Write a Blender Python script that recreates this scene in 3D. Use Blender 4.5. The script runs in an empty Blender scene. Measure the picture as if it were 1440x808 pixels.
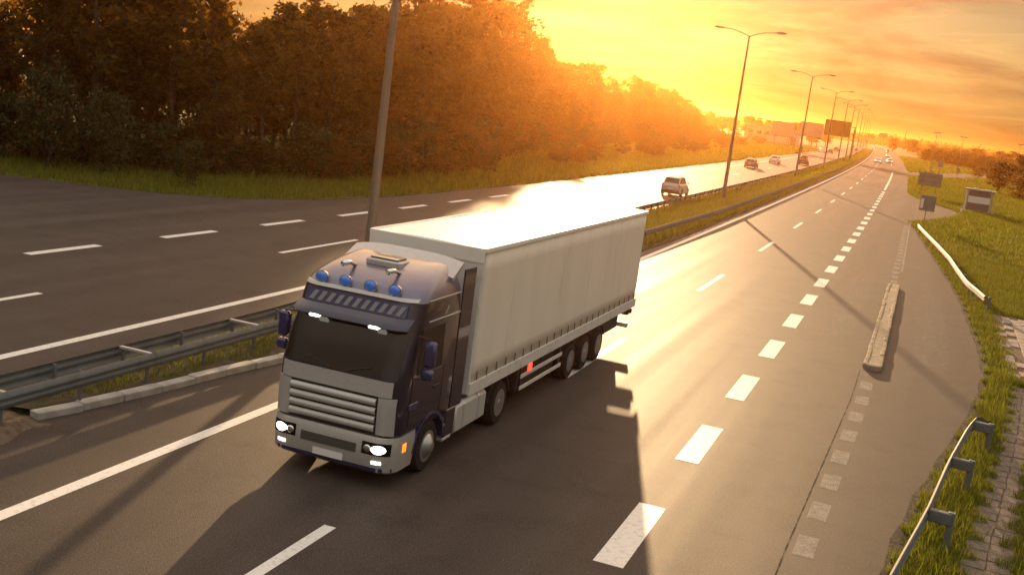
import bpy, math, random
import numpy as np
from mathutils import Vector, Matrix, Quaternion
R = math.radians
random.seed(7); rng = np.random.default_rng(7)
scene = bpy.context.scene
C = scene.collection

# ------------------------------------------------------------------ camera
cam_d = bpy.data.cameras.new('camera'); cam = bpy.data.objects.new('camera', cam_d); C.objects.link(cam)
cam_d.sensor_width = 36.0; cam_d.lens = 1581.127 / 1440 * 36.0
cam_d.clip_start = 0.1; cam_d.clip_end = 12000
_r = Vector((0.92907112, 0.34688435, 0.12844493)); _u = Vector((-0.17912419, 0.11809495, 0.97671291)); _f = Vector((-0.32363772, 0.93044335, -0.17185399))
M4 = Matrix(((_r.x, _u.x, -_f.x, 0), (_r.y, _u.y, -_f.y, 0), (_r.z, _u.z, -_f.z, 7.131), (0, 0, 0, 1)))
cam.matrix_world = M4
scene.camera = cam

# ------------------------------------------------------------------ light
SUN_AZ, SUN_EL = R(15.8), R(7.4)        # azimuth to the left of the road direction (+Y)
sd = Vector((-math.sin(SUN_AZ) * math.cos(SUN_EL), math.cos(SUN_AZ) * math.cos(SUN_EL), math.sin(SUN_EL)))
ld = bpy.data.lights.new('sun', 'SUN'); ld.energy = 2.9; ld.angle = R(0.6); ld.color = (1.0, 0.66, 0.34)
sun = bpy.data.objects.new('sun', ld); C.objects.link(sun); sun.rotation_euler = sd.to_track_quat('Z', 'Y').to_euler()
sun.location = sd * 300
scene.view_settings.view_transform = 'Standard'; scene.view_settings.look = 'None'
scene.view_settings.exposure = 1.5; scene.view_settings.gamma = 1.0; scene.view_settings.use_curve_mapping = False
scene.cycles.use_denoising = True
scene.cycles.max_bounces = 8; scene.cycles.transparent_max_bounces = 8; scene.cycles.volume_bounces = 1
scene.cycles.sample_clamp_indirect = 6.0

world = bpy.data.worlds.new('World'); scene.world = world; world.use_nodes = True
nt = world.node_tree; nt.nodes.clear()
def N(nt, t, **kw):
    n = nt.nodes.new(t)
    for k, v in kw.items(): setattr(n, k, v)
    return n
def L(nt, a, b): nt.links.new(a, b)
wo = N(nt, 'ShaderNodeOutputWorld'); bg = N(nt, 'ShaderNodeBackground'); bg.inputs[1].default_value = 0.15
sky = N(nt, 'ShaderNodeTexSky', sky_type='NISHITA', sun_disc=False); sky.sun_elevation = SUN_EL; sky.sun_rotation = -SUN_AZ
sky.air_density = 1.2; sky.dust_density = 3.2; sky.ozone_density = 0.3; sky.altitude = 100
def ramp(nt, src, stops):
    r = N(nt, 'ShaderNodeValToRGB'); el = r.color_ramp.elements
    while len(el) < len(stops): el.new(0.5)
    for e, (p, c) in zip(el, stops):
        e.position = p; e.color = c if isinstance(c, tuple) else (c, c, c, 1)
    L(nt, src, r.inputs[0]); return r
tc = N(nt, 'ShaderNodeTexCoord'); sep = N(nt, 'ShaderNodeSeparateXYZ'); L(nt, tc.outputs['Generated'], sep.inputs[0])
# elevation ramp: low sky dimmed, unseen mid sky and zenith brightened as added fill
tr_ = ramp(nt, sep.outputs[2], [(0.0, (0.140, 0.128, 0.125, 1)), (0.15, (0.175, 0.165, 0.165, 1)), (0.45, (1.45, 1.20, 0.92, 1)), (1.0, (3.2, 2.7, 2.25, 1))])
gm = N(nt, 'ShaderNodeGamma'); gm.inputs[1].default_value = 0.68; L(nt, sky.outputs[0], gm.inputs[0])
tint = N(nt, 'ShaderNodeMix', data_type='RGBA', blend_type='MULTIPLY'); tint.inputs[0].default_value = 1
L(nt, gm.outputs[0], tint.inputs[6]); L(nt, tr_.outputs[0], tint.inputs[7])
zz = N(nt, 'ShaderNodeMath', operation='MAXIMUM'); L(nt, sep.outputs[2], zz.inputs[0]); zz.inputs[1].default_value = 0.0
za = N(nt, 'ShaderNodeMath', operation='ADD'); L(nt, zz.outputs[0], za.inputs[0]); za.inputs[1].default_value = 0.14
dx = N(nt, 'ShaderNodeMath', operation='DIVIDE'); L(nt, sep.outputs[0], dx.inputs[0]); L(nt, za.outputs[0], dx.inputs[1])
dy = N(nt, 'ShaderNodeMath', operation='DIVIDE'); L(nt, sep.outputs[1], dy.inputs[0]); L(nt, za.outputs[0], dy.inputs[1])
cmb = N(nt, 'ShaderNodeCombineXYZ'); L(nt, dx.outputs[0], cmb.inputs[0]); L(nt, dy.outputs[0], cmb.inputs[1])
def wnoise(rot, scl, loc, scale, detail, rough, dist):
    mp = N(nt, 'ShaderNodeMapping'); mp.inputs['Rotation'].default_value = (0, 0, R(rot)); mp.inputs['Scale'].default_value = scl; mp.inputs['Location'].default_value = loc
    L(nt, cmb.outputs[0], mp.inputs[0])
    n = N(nt, 'ShaderNodeTexNoise'); n.inputs['Scale'].default_value = scale; n.inputs['Detail'].default_value = detail
    n.inputs['Roughness'].default_value = rough; n.inputs['Distortion'].default_value = dist
    L(nt, mp.outputs[0], n.inputs[0]); return n
n1 = wnoise(24, (0.75, 1.0, 1), (4.4, 1.9, 0), 0.62, 8, 0.60, 1.4)
n2 = wnoise(20, (0.6, 1.1, 1), (7.3, 2.2, 0), 1.3, 9, 0.62, 1.8)
m1 = ramp(nt, n1.outputs[0], [(0.40, 0.0), (0.60, 1.0)])
c1 = N(nt, 'ShaderNodeMix', data_type='RGBA', blend_type='MULTIPLY'); L(nt, m1.outputs[0], c1.inputs[0]); L(nt, tint.outputs[2], c1.inputs[6]); c1.inputs[7].default_value = (0.76, 0.62, 0.60, 1)
m2 = ramp(nt, n2.outputs[0], [(0.46, 0.0), (0.66, 0.8)])
c2 = N(nt, 'ShaderNodeMix', data_type='RGBA', blend_type='MULTIPLY'); L(nt, m2.outputs[0], c2.inputs[0]); L(nt, c1.outputs[2], c2.inputs[6]); c2.inputs[7].default_value = (1.40, 1.32, 1.22, 1)
L(nt, c2.outputs[2], bg.inputs[0]); L(nt, bg.outputs[0], wo.inputs[0])

# ------------------------------------------------------------------ materials
MAT = {}
def mat(name, col, rough=0.6, metal=0.0, spec=0.5, noise=None, bump=0.0, bscale=60.0, emit=None, coat=0.0, transl=0.0, island=0.0, alpha_noise=None, coord='Object', stretch=(1, 1, 1), trans_col=None):
    """noise = list of (scale, colour, lo, hi, detail) mixed over the base colour."""
    m = bpy.data.materials.new(name); m.use_nodes = True; t = m.node_tree; t.nodes.clear()
    out = N(t, 'ShaderNodeOutputMaterial'); b = N(t, 'ShaderNodeBsdfPrincipled'); L(t, b.outputs[0], out.inputs[0])
    b.inputs['Roughness'].default_value = rough; b.inputs['Metallic'].default_value = metal; b.inputs['Specular IOR Level'].default_value = spec
    b.inputs['Coat Weight'].default_value = coat
    c4 = tuple(col) + (1,); b.inputs['Base Color'].default_value = c4
    src = None
    if noise or bump or alpha_noise:
        tcn = N(t, 'ShaderNodeTexCoord'); mp = N(t, 'ShaderNodeMapping'); mp.inputs['Scale'].default_value = stretch
        L(t, tcn.outputs[coord], mp.inputs[0]); vec = mp.outputs[0]
    for (s, c, lo, hi, det) in (noise or []):
        n = N(t, 'ShaderNodeTexNoise'); n.inputs['Scale'].default_value = s; n.inputs['Detail'].default_value = det; n.inputs['Roughness'].default_value = 0.6
        L(t, vec, n.inputs[0]); rp = ramp(t, n.outputs[0], [(lo, 0.0), (hi, 1.0)])
        mx = N(t, 'ShaderNodeMix', data_type='RGBA'); L(t, rp.outputs[0], mx.inputs[0])
        if src: L(t, src, mx.inputs[6])
        else: mx.inputs[6].default_value = c4
        mx.inputs[7].default_value = tuple(c) + (1,); src = mx.outputs[2]
    if island:
        g = N(t, 'ShaderNodeNewGeometry'); hs = N(t, 'ShaderNodeHueSaturation')
        mr = N(t, 'ShaderNodeMapRange'); mr.inputs[3].default_value = 1 - island; mr.inputs[4].default_value = 1 + island
        L(t, g.outputs['Random Per Island'], mr.inputs[0]); L(t, mr.outputs[0], hs.inputs['Value'])
        mr2 = N(t, 'ShaderNodeMapRange'); mr2.inputs[3].default_value = 0.5 - island * 0.07; mr2.inputs[4].default_value = 0.5 + island * 0.05
        wn = N(t, 'ShaderNodeTexWhiteNoise', noise_dimensions='1D'); L(t, g.outputs['Random Per Island'], wn.inputs['W'])
        L(t, wn.outputs[0], mr2.inputs[0]); L(t, mr2.outputs[0], hs.inputs['Hue'])
        if src: L(t, src, hs.inputs['Color'])
        else: hs.inputs['Color'].default_value = c4
        src = hs.outputs[0]
    if src: L(t, src, b.inputs['Base Color'])
    if bump:
        n = N(t, 'ShaderNodeTexNoise'); n.inputs['Scale'].default_value = bscale; n.inputs['Detail'].default_value = 3
        L(t, vec, n.inputs[0]); bp = N(t, 'ShaderNodeBump'); bp.inputs['Strength'].default_value = bump; bp.inputs['Distance'].default_value = 0.02
        L(t, n.outputs[0], bp.inputs['Height']); L(t, bp.outputs[0], b.inputs['Normal'])
    if emit:
        b.inputs['Emission Color'].default_value = tuple(emit[:3]) + (1,); b.inputs['Emission Strength'].default_value = emit[3]
    last = b.outputs[0]
    if transl:
        tr = N(t, 'ShaderNodeBsdfTranslucent'); ms = N(t, 'ShaderNodeMixShader'); ms.inputs[0].default_value = transl
        if src and not trans_col: L(t, src, tr.inputs[0])
        else: tr.inputs[0].default_value = tuple(trans_col or col) + (1,)
        L(t, last, ms.inputs[1]); L(t, tr.outputs[0], ms.inputs[2]); last = ms.outputs[0]; L(t, last, out.inputs[0])
    if alpha_noise:
        s, lo, hi = alpha_noise
        n = N(t, 'ShaderNodeTexNoise'); n.inputs['Scale'].default_value = s; n.inputs['Detail'].default_value = 6; n.inputs['Roughness'].default_value = 0.7
        L(t, vec, n.inputs[0]); rp = ramp(t, n.outputs[0], [(lo, 0.0), (hi, 1.0)])
        tp = N(t, 'ShaderNodeBsdfTransparent'); ms = N(t, 'ShaderNodeMixShader'); L(t, rp.outputs[0], ms.inputs[0]); L(t, tp.outputs[0], ms.inputs[1]); L(t, last, ms.inputs[2]); L(t, ms.outputs[0], out.inputs[0])
    MAT[name] = m; return m

mat('asphalt', (0.054, 0.041, 0.035), 0.6, spec=0.11, bump=0.3, bscale=45,
    noise=[(0.35, (0.066, 0.051, 0.043), 0.35, 0.7, 5), (0.9, (0.038, 0.029, 0.025), 0.5, 0.75, 4), (38, (0.13, 0.108, 0.095), 0.52, 0.68, 3), (50, (0.020, 0.018, 0.017), 0.54, 0.70, 3)])
# wheel-track streaks along the road
def add_streaks(m):
    t = m.node_tree; b = [n for n in t.nodes if n.type == 'BSDF_PRINCIPLED'][0]
    lk = b.inputs['Base Color'].links[0]; src = lk.from_socket
    tcn = N(t, 'ShaderNodeTexCoord'); mp = N(t, 'ShaderNodeMapping'); mp.inputs['Scale'].default_value = (1.0, 0.012, 1); L(t, tcn.outputs['Object'], mp.inputs[0])
    n = N(t, 'ShaderNodeTexNoise'); n.inputs['Scale'].default_value = 1.0; n.inputs['Detail'].default_value = 4; L(t, mp.outputs[0], n.inputs[0])
    rp = ramp(t, n.outputs[0], [(0.35, (0.76, 0.75, 0.74, 1)), (0.65, (1.16, 1.15, 1.14, 1))])
    mx = N(t, 'ShaderNodeMix', data_type='RGBA', blend_type='MULTIPLY'); mx.inputs[0].default_value = 1; L(t, src, mx.inputs[6]); L(t, rp.outputs[0], mx.inputs[7]); L(t, mx.outputs[2], b.inputs['Base Color'])
    rr = ramp(t, n.outputs[0], [(0.35, 0.57), (0.65, 0.66)]); L(t, rr.outputs[0], b.inputs['Roughness'])
add_streaks(MAT['asphalt'])
mat('paint', (0.74, 0.71, 0.67), 0.5, noise=[(9, (0.50, 0.46, 0.42), 0.5, 0.72, 6), (60, (0.30, 0.27, 0.24), 0.62, 0.75, 3)], bump=0.15, bscale=60)
mat('worn_paint', (0.36, 0.32, 0.285), 0.7, noise=[(4, (0.20, 0.175, 0.155), 0.40, 0.65, 4)], alpha_noise=(36, 0.22, 0.80))
mat('scuffed_paint', (0.36, 0.31, 0.27), 0.6, alpha_noise=(3.2, 0.54, 0.70), stretch=(1, 3.2, 1))
mat('tar', (0.020, 0.017, 0.016), 0.9, spec=0.1, alpha_noise=(2.2, 0.36, 0.58))
mat('edge_dirt', (0.060, 0.046, 0.033), 0.95, spec=0.1, noise=[(9, (0.10, 0.078, 0.055), 0.45, 0.65, 5)], alpha_noise=(2.6, 0.38, 0.56))
mat('ground', (0.085, 0.105, 0.020), 0.95, spec=0.1, coord='Object', noise=[(0.12, (0.115, 0.10, 0.03), 0.42, 0.65, 6), (0.7, (0.05, 0.062, 0.016), 0.5, 0.7, 6), (2.5, (0.15, 0.115, 0.06), 0.62, 0.75, 5)], bump=0.5, bscale=9)
mat('soil', (0.075, 0.055, 0.038), 0.95, spec=0.1, noise=[(3, (0.11, 0.085, 0.06), 0.45, 0.65, 6), (1.2, (0.055, 0.06, 0.02), 0.5, 0.65, 5)], bump=0.8, bscale=14)
mat('dirt', (0.15, 0.11, 0.08), 0.95, spec=0.1, noise=[(5, (0.09, 0.065, 0.045), 0.45, 0.65, 6)], bump=0.8, bscale=20)
mat('grass', (0.155, 0.180, 0.018), 0.7, spec=0.2, transl=0.5, island=0.45, noise=[(0.25, (0.19, 0.19, 0.024), 0.4, 0.68, 4)])
mat('dry_grass', (0.21, 0.17, 0.055), 0.7, spec=0.2, transl=0.4, island=0.35)
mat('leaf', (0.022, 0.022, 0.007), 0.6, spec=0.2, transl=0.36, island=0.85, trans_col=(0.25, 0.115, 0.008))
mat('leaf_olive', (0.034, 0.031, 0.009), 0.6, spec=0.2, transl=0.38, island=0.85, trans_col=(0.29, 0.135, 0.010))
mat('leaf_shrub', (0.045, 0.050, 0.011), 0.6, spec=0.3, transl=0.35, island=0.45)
mat('bark', (0.07, 0.05, 0.036), 0.9, spec=0.1, bump=0.6, bscale=12, noise=[(6, (0.11, 0.085, 0.06), 0.45, 0.65, 5)])
mat('concrete', (0.42, 0.395, 0.365), 0.85, spec=0.3, bump=0.35, bscale=30, noise=[(2.2, (0.30, 0.275, 0.25), 0.45, 0.68, 6), (14, (0.42, 0.385, 0.34), 0.55, 0.7, 4)])
mat('mossy_concrete', (0.27, 0.215, 0.16), 0.9, spec=0.2, bump=0.5, bscale=24, noise=[(5, (0.15, 0.125, 0.06), 0.45, 0.64, 6), (1.5, (0.33, 0.26, 0.2), 0.5, 0.7, 4)])
mat('paver', (0.30, 0.235, 0.20), 0.85, spec=0.3, bump=0.4, bscale=30, noise=[(1.1, (0.22, 0.165, 0.135), 0.42, 0.66, 6), (8, (0.36, 0.29, 0.25), 0.55, 0.72, 4)])
mat('path_slab', (0.21, 0.165, 0.135), 0.95, spec=0.15, bump=0.8, bscale=16, coord='Generated', noise=[(3, (0.13, 0.10, 0.075), 0.35, 0.66, 6), (7, (0.08, 0.075, 0.03), 0.55, 0.68, 5)])
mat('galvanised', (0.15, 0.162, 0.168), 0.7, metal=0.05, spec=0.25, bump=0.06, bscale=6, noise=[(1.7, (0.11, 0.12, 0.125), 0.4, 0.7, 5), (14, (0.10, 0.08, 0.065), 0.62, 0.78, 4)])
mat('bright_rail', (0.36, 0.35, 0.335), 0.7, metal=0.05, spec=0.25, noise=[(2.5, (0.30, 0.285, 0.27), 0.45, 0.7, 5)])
mat('pole_steel', (0.24, 0.20, 0.165), 0.5, metal=0.5, noise=[(2, (0.22, 0.2, 0.18), 0.4, 0.7, 4)])
mat('lamp_grey', (0.20, 0.185, 0.17), 0.5, metal=0.3)
mat('lamp_glass', (0.5, 0.48, 0.42), 0.2, spec=0.6)
mat('green_sign', (0.003, 0.035, 0.009), 0.8, spec=0.1)
mat('sign_grey', (0.22, 0.225, 0.20), 0.55, metal=0.3, noise=[(3, (0.16, 0.165, 0.15), 0.4, 0.7, 4)])
mat('sign_bar', (0.30, 0.30, 0.28), 0.5, metal=0.4)
mat('white_sign', (0.75, 0.74, 0.70), 0.4)
mat('yellow_sign', (0.55, 0.46, 0.06), 0.5)
mat('billboard', (0.34, 0.29, 0.255), 0.7, noise=[(0.4, (0.27, 0.23, 0.2), 0.4, 0.7, 4)])
mat('pale_wall', (0.50, 0.43, 0.37), 0.8, noise=[(0.25, (0.42, 0.36, 0.31), 0.4, 0.7, 4)])
mat('wall_dark', (0.14, 0.12, 0.105), 0.8)
mat('roof_sheet', (0.30, 0.26, 0.23), 0.6)
mat('shelter_frame', (0.33, 0.31, 0.285), 0.55, metal=0.3)
mat('shelter_panel', (0.09, 0.105, 0.12), 0.35, spec=0.5)
mat('shelter_pale', (0.68, 0.66, 0.63), 0.5)
# vehicles
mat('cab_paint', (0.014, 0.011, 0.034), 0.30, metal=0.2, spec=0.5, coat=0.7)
mat('cab_roof_sky_sheen', (0.15, 0.135, 0.19), 0.30, metal=0.3, spec=0.5, coat=0.7)  # paler grey-violet stands in for sky reflected on the dark glossy cab
mat('cab_blue', (0.035, 0.035, 0.13), 0.25, metal=0.2, coat=0.8)
mat('silver', (0.50, 0.48, 0.47), 0.36, metal=0.3, coat=0.4, noise=[(7, (0.46, 0.44, 0.43), 0.45, 0.75, 4)])
mat('silver_dark', (0.10, 0.095, 0.09), 0.45, metal=0.4)
mat('black_plastic', (0.018, 0.017, 0.017), 0.6)
mat('rubber', (0.022, 0.020, 0.019), 0.85, spec=0.2, bump=0.2, bscale=40)
mat('rim', (0.46, 0.45, 0.46), 0.32, metal=0.8)
mat('chrome', (0.72, 0.72, 0.73), 0.15, metal=1.0)
mat('dark_glass', (0.008, 0.007, 0.006), 0.05, spec=0.4)
mat('headlamp', (0.9, 0.9, 0.85), 0.2, emit=(1.0, 0.93, 0.78, 6.0))
mat('marker_white', (0.9, 0.88, 0.82), 0.2, emit=(1.0, 0.92, 0.78, 1.6))
mat('blue_lens', (0.05, 0.24, 0.95), 0.15, spec=0.6, coat=0.8)
mat('amber', (0.85, 0.20, 0.02), 0.3, emit=(1.0, 0.25, 0.02, 0.6))
mat('red_lens', (0.55, 0.02, 0.015), 0.25)
mat('red_lit', (0.6, 0.03, 0.02), 0.25, emit=(1.0, 0.06, 0.03, 0.8))
mat('plate', (0.78, 0.77, 0.74), 0.4)
mat('letter_pale', (0.24, 0.25, 0.27), 0.4)
mat('trailer_tarp', (0.82, 0.755, 0.66), 0.55, spec=0.4, bump=0.03, bscale=2.0, stretch=(1, 1, 0.15), noise=[(0.8, (0.74, 0.675, 0.58), 0.4, 0.7, 5), (2.6, (0.60, 0.53, 0.45), 0.60, 0.82, 6)])
mat('trailer_roof', (0.86, 0.84, 0.80), 0.40, spec=0.6, noise=[(0.7, (0.78, 0.75, 0.70), 0.45, 0.7, 5)])
mat('trailer_frame', (0.66, 0.63, 0.60), 0.5, spec=0.4, noise=[(2.5, (0.5, 0.46, 0.42), 0.5, 0.72, 5)])
mat('chassis', (0.035, 0.032, 0.030), 0.7, noise=[(6, (0.06, 0.052, 0.045), 0.5, 0.7, 4)])
mat('tank', (0.55, 0.535, 0.52), 0.4, metal=0.25)
mat('strap', (0.16, 0.145, 0.13), 0.7)
for nm, c in dict(car_silver=(0.42, 0.41, 0.40), car_white=(0.72, 0.70, 0.67), car_dark=(0.05, 0.048, 0.05), car_red=(0.20, 0.05, 0.04), car_blue=(0.06, 0.08, 0.14), car_grey=(0.18, 0.175, 0.17)).items():
    mat(nm, c, 0.3, metal=0.25, coat=0.6)

# ------------------------------------------------------------------ mesh helpers
class MB:
    def __init__(s): s.v = []; s.f = []
    def add(s, vs, fs):
        o = len(s.v); s.v += [tuple(p) for p in vs]; s.f += [tuple(i + o for i in f) for f in fs]; return s
    def box(s, x0, x1, y0, y1, z0, z1, bev=0.0):
        if bev <= 0:
            return s.add([(x0, y0, z0), (x1, y0, z0), (x1, y1, z0), (x0, y1, z0), (x0, y0, z1), (x1, y0, z1), (x1, y1, z1), (x0, y1, z1)],
                         [(0, 3, 2, 1), (4, 5, 6, 7), (0, 1, 5, 4), (1, 2, 6, 5), (2, 3, 7, 6), (3, 0, 4, 7)])
        b = bev; rings = []
        for z, i in ((z0, b), (z0 + b, 0), (z1 - b, 0), (z1, b)):
            rings.append([(x0 + i + b * (i == 0), y0 + i, z), (x1 - i - b * (i == 0), y0 + i, z), (x1 - i, y0 + i + b * (i == 0), z), (x1 - i, y1 - i - b * (i == 0), z),
                          (x1 - i - b * (i == 0), y1 - i, z), (x0 + i + b * (i == 0), y1 - i, z), (x0 + i, y1 - i - b * (i == 0), z), (x0 + i, y0 + i + b * (i == 0), z)])
        return s.loft(rings)
    def loft(s, rings, closed=True, caps=True):
        n = len(rings[0]); o = len(s.v)
        for r in rings: s.v += [tuple(p) for p in r]
        for i in range(len(rings) - 1):
            for j in range(n if closed else n - 1):
                k = (j + 1) % n
                s.f.append((o + i * n + j, o + i * n + k, o + (i + 1) * n + k, o + (i + 1) * n + j))
        if caps and closed:
            s.f.append(tuple(o + j for j in reversed(range(n)))); s.f.append(tuple(o + (len(rings) - 1) * n + j for j in range(n)))
        return s
    def tube(s, pts, rad, n=10, caps=True):
        pts = [Vector(p) for p in pts]; rad = rad if isinstance(rad, (list, tuple)) else [rad] * len(pts); rings = []
        for i, p in enumerate(pts):
            d = (pts[min(i + 1, len(pts) - 1)] - pts[max(i - 1, 0)]).normalized()
            a = Vector((0, 0, 1)) if abs(d.z) < 0.95 else Vector((1, 0, 0)); u = d.cross(a).normalized(); w = u.cross(d)
            rings.append([p + (u * math.cos(2 * math.pi * k / n) + w * math.sin(2 * math.pi * k / n)) * rad[i] for k in range(n)])
        return s.loft(rings, caps=caps)
    def lathe_x(s, prof, cx, cy, cz, n=28):
        rings = [[(cx + x, cy + r * math.cos(2 * math.pi * k / n), cz + r * math.sin(2 * math.pi * k / n)) for k in range(n)] for (r, x) in prof]
        return s.loft(rings)
    def grid(s, fn, us, vs_):
        o = len(s.v); m = len(vs_)
        for a in us:
            for b in vs_: s.v.append(tuple(fn(a, b)))
        for i in range(len(us) - 1):
            for j in range(m - 1):
                s.f.append((o + i * m + j, o + (i + 1) * m + j, o + (i + 1) * m + j + 1, o + i * m + j + 1))
        return s
    def slab(s, fn, us, vs_, th):
        """closed curved panel: front grid fn, back grid offset by th along +y (or a callable)."""
        g = th if callable(th) else (lambda p: (p[0], p[1] + th, p[2]))
        nu, nv = len(us), len(vs_); o = len(s.v)
        F = [[fn(a, b) for b in vs_] for a in us]
        for r in F: s.v += [tuple(p) for p in r]
        for r in F: s.v += [tuple(g(p)) for p in r]
        B = nu * nv; ix = lambda i, j: o + i * nv + j
        for i in range(nu - 1):
            for j in range(nv - 1):
                s.f.append((ix(i, j), ix(i + 1, j), ix(i + 1, j + 1), ix(i, j + 1)))
                s.f.append((ix(i, j) + B, ix(i, j + 1) + B, ix(i + 1, j + 1) + B, ix(i + 1, j) + B))
        for i in range(nu - 1):
            s.f.append((ix(i, 0), ix(i, 0) + B, ix(i + 1, 0) + B, ix(i + 1, 0))); s.f.append((ix(i, nv - 1), ix(i + 1, nv - 1), ix(i + 1, nv - 1) + B, ix(i, nv - 1) + B))
        for j in range(nv - 1):
            s.f.append((ix(0, j), ix(0, j + 1), ix(0, j + 1) + B, ix(0, j) + B)); s.f.append((ix(nu - 1, j), ix(nu - 1, j) + B, ix(nu - 1, j + 1) + B, ix(nu - 1, j + 1)))
        return s
    def mesh(s, name, m, smooth=False):
        me = bpy.data.meshes.new(name); me.from_pydata(s.v, [], s.f); me.materials.append(MAT[m]); me.update()
        import bmesh
        bm = bmesh.new(); bm.from_mesh(me); bmesh.ops.recalc_face_normals(bm, faces=bm.faces); bm.to_mesh(me); bm.free()
        if smooth:
            me.shade_smooth()
            if smooth is not True: me.set_sharp_from_angle(angle=R(smooth))
        return me
    def build(s, name, m, parent=None, smooth=False, loc=None):
        return obj(name, s.mesh(name, m, smooth), parent, loc)
def obj(name, me, parent=None, loc=None, rz=None):
    o = bpy.data.objects.new(name, me); C.objects.link(o)
    if parent is not None: o.parent = parent
    if loc is not None: o.location = loc
    if rz is not None: o.rotation_euler = (0, 0, rz)
    return o
def tag(o, label=None, cat=None, group=None, kind=None):
    if label: o['label'] = label
    if cat: o['category'] = cat
    if group: o['group'] = group
    if kind: o['kind'] = kind
    return o
def thing(name, label, cat, loc=(0, 0, 0), rz=0.0, group=None):
    return tag(obj(name, None, None, loc, rz), label, cat, group)
def copy_tree(o, parent=None):
    c = o.copy(); C.objects.link(c); c.parent = parent
    for ch in o.children: copy_tree(ch, c)
    return c
def fast_mesh(name, verts, tri_or_quad, m):
    k = tri_or_quad.shape[1]; me = bpy.data.meshes.new(name)
    me.vertices.add(len(verts)); me.vertices.foreach_set('co', np.ascontiguousarray(verts, dtype=np.float32).ravel())
    nf = len(tri_or_quad); me.loops.add(nf * k); me.loops.foreach_set('vertex_index', np.ascontiguousarray(tri_or_quad, dtype=np.int32).ravel())
    me.polygons.add(nf); me.polygons.foreach_set('loop_start', np.arange(0, nf * k, k, dtype=np.int32)); me.polygons.foreach_set('loop_total', np.full(nf, k, dtype=np.int32))
    me.update(); me.validate(); me.materials.append(MAT[m]); return me

# ------------------------------------------------------------------ road alignment
_cy = [0, 40, 80, 120, 149, 226, 305, 417, 544, 700, 900, 1058, 1500, 2200]
_cx = [0, -0.08, -0.32, -0.76, -1.15, -2.45, -4.3, -7.7, -12.4, -18.8, -28.5, -36.6, -62, -108]
def _cv_table():
    X = np.array(_cy, float); Yv = np.array(_cx, float); d = np.gradient(Yv, X); y = np.arange(0, 2200.1, 1.0)
    i = np.clip(np.searchsorted(X, y) - 1, 0, len(X) - 2); h = X[i + 1] - X[i]; t = (y - X[i]) / h
    return y, (2*t**3 - 3*t**2 + 1) * Yv[i] + (t**3 - 2*t**2 + t) * h * d[i] + (-2*t**3 + 3*t**2) * Yv[i + 1] + (t**3 - t**2) * h * d[i + 1]
_ty, _tx = _cv_table(); _txl = _tx.tolist()
def cv(y):
    if isinstance(y, np.ndarray): return np.interp(y, _ty, _tx)
    if y <= 0: return 0.0
    i = min(int(y), 2199); f = y - i; return _txl[i] + (_txl[i + 1] - _txl[i]) * f
def heading(y): return math.atan2(-(float(cv(y + 1)) - float(cv(y - 1))), 2.0)
def ys_between(a, b):
    out = [a]; y = a
    while y < b - 1e-6:
        y += 1.5 if y < 60 else (4 if y < 200 else (12 if y < 600 else 40)); out.append(min(y, b))
    return out
def interp(pts):
    ys = [p[1] for p in pts]; xs = [p[0] for p in pts]
    return lambda y: float(np.interp(y, ys, xs))
def strip(mb, xl, xr, y0, y1, z, th=0.0):
    """flat ribbon between xl(y) and xr(y) (functions or constants that follow the curve)."""
    fl = xl if callable(xl) else (lambda y: xl + float(cv(y))); fr = xr if callable(xr) else (lambda y: xr + float(cv(y)))
    ys = ys_between(y0, y1)
    mb.grid(lambda y, t: (fl(y) + (fr(y) - fl(y)) * t, y, z), ys, [0, 1])

# ------------------------------------------------------------------ setting
g = MB(); xs = [-2000, -1000, -500, -150, -60, -30, 0, 30, 80, 200, 600, 1200, 2000]; ysg = [-60, 0, 30, 60, 120, 250, 500, 1000, 1500, 2000, 2600]
g.grid(lambda x, y: (x, y, -0.03), xs, ysg)
ground = tag(g.build('ground', 'ground'), 'wide green and dry grassland stretching to the horizon', kind='structure')

right_edge = interp([(-0.2, -20), (-0.2, 10), (0.35, 17), (0.6, 19.1), (0.94, 22.8), (1.66, 27.8), (2.3, 32), (2.62, 34.7), (3.0, 38.9), (3.06, 43), (3.0, 46), (2.65, 58.3), (1.75, 73.5), (0.35, 94.8), (-0.5, 106), (-0.7, 109), (1.2, 116), (3.0, 124), (4.0, 131), (4.2, 136), (3.3, 142), (0.6, 152), (-1.2, 161), (-1.9, 170), (-2.4, 200), (-3.2, 240), (-1.6, 258), (-0.6, 264), (-1.4, 276), (-4.6, 290), (-5.2, 310), (-8.5, 420)])
rr_ = MB()
left_r = lambda y: -13.4 + float(cv(y)) if y > 60 else float(np.interp(y, [0, 16, 24, 60], [-15.2, -14.9, -13.95, -13.4])) + float(cv(y))
right_r = lambda y: right_edge(y) if y < 420 else -0.8 + float(cv(y))
strip(rr_, left_r, right_r, -20, 2200, 0.0)
road_r = tag(rr_.build('road', 'asphalt'), 'asphalt carriageway the truck drives on with exit lane', kind='structure')
rl_ = MB()
left_edge = interp([(-75, 14), (-62, 26), (-52, 35), (-45, 40), (-41.2, 42.3), (-38.1, 43.7), (-34.7, 45.3), (-32.0, 48.2), (-30.0, 53.3), (-29.2, 61.4), (-29.15, 70)])
left_l = lambda y: -75 if y < 14 else (left_edge(y) if y < 70 else -29.1 - 0.0 + float(cv(y)) + 0.25 * math.sin(y * 0.02))
strip(rl_, left_l, -16.1, -20, 2200, 0.0)
road_l = tag(rl_.build('road', 'asphalt'), 'asphalt carriageway with cars driving away beside the wood', kind='structure')
sr = MB()
_sp = [(-3.5, 266), (0, 279), (7.5, 315), (18, 370), (34, 430), (70, 520)]
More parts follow.
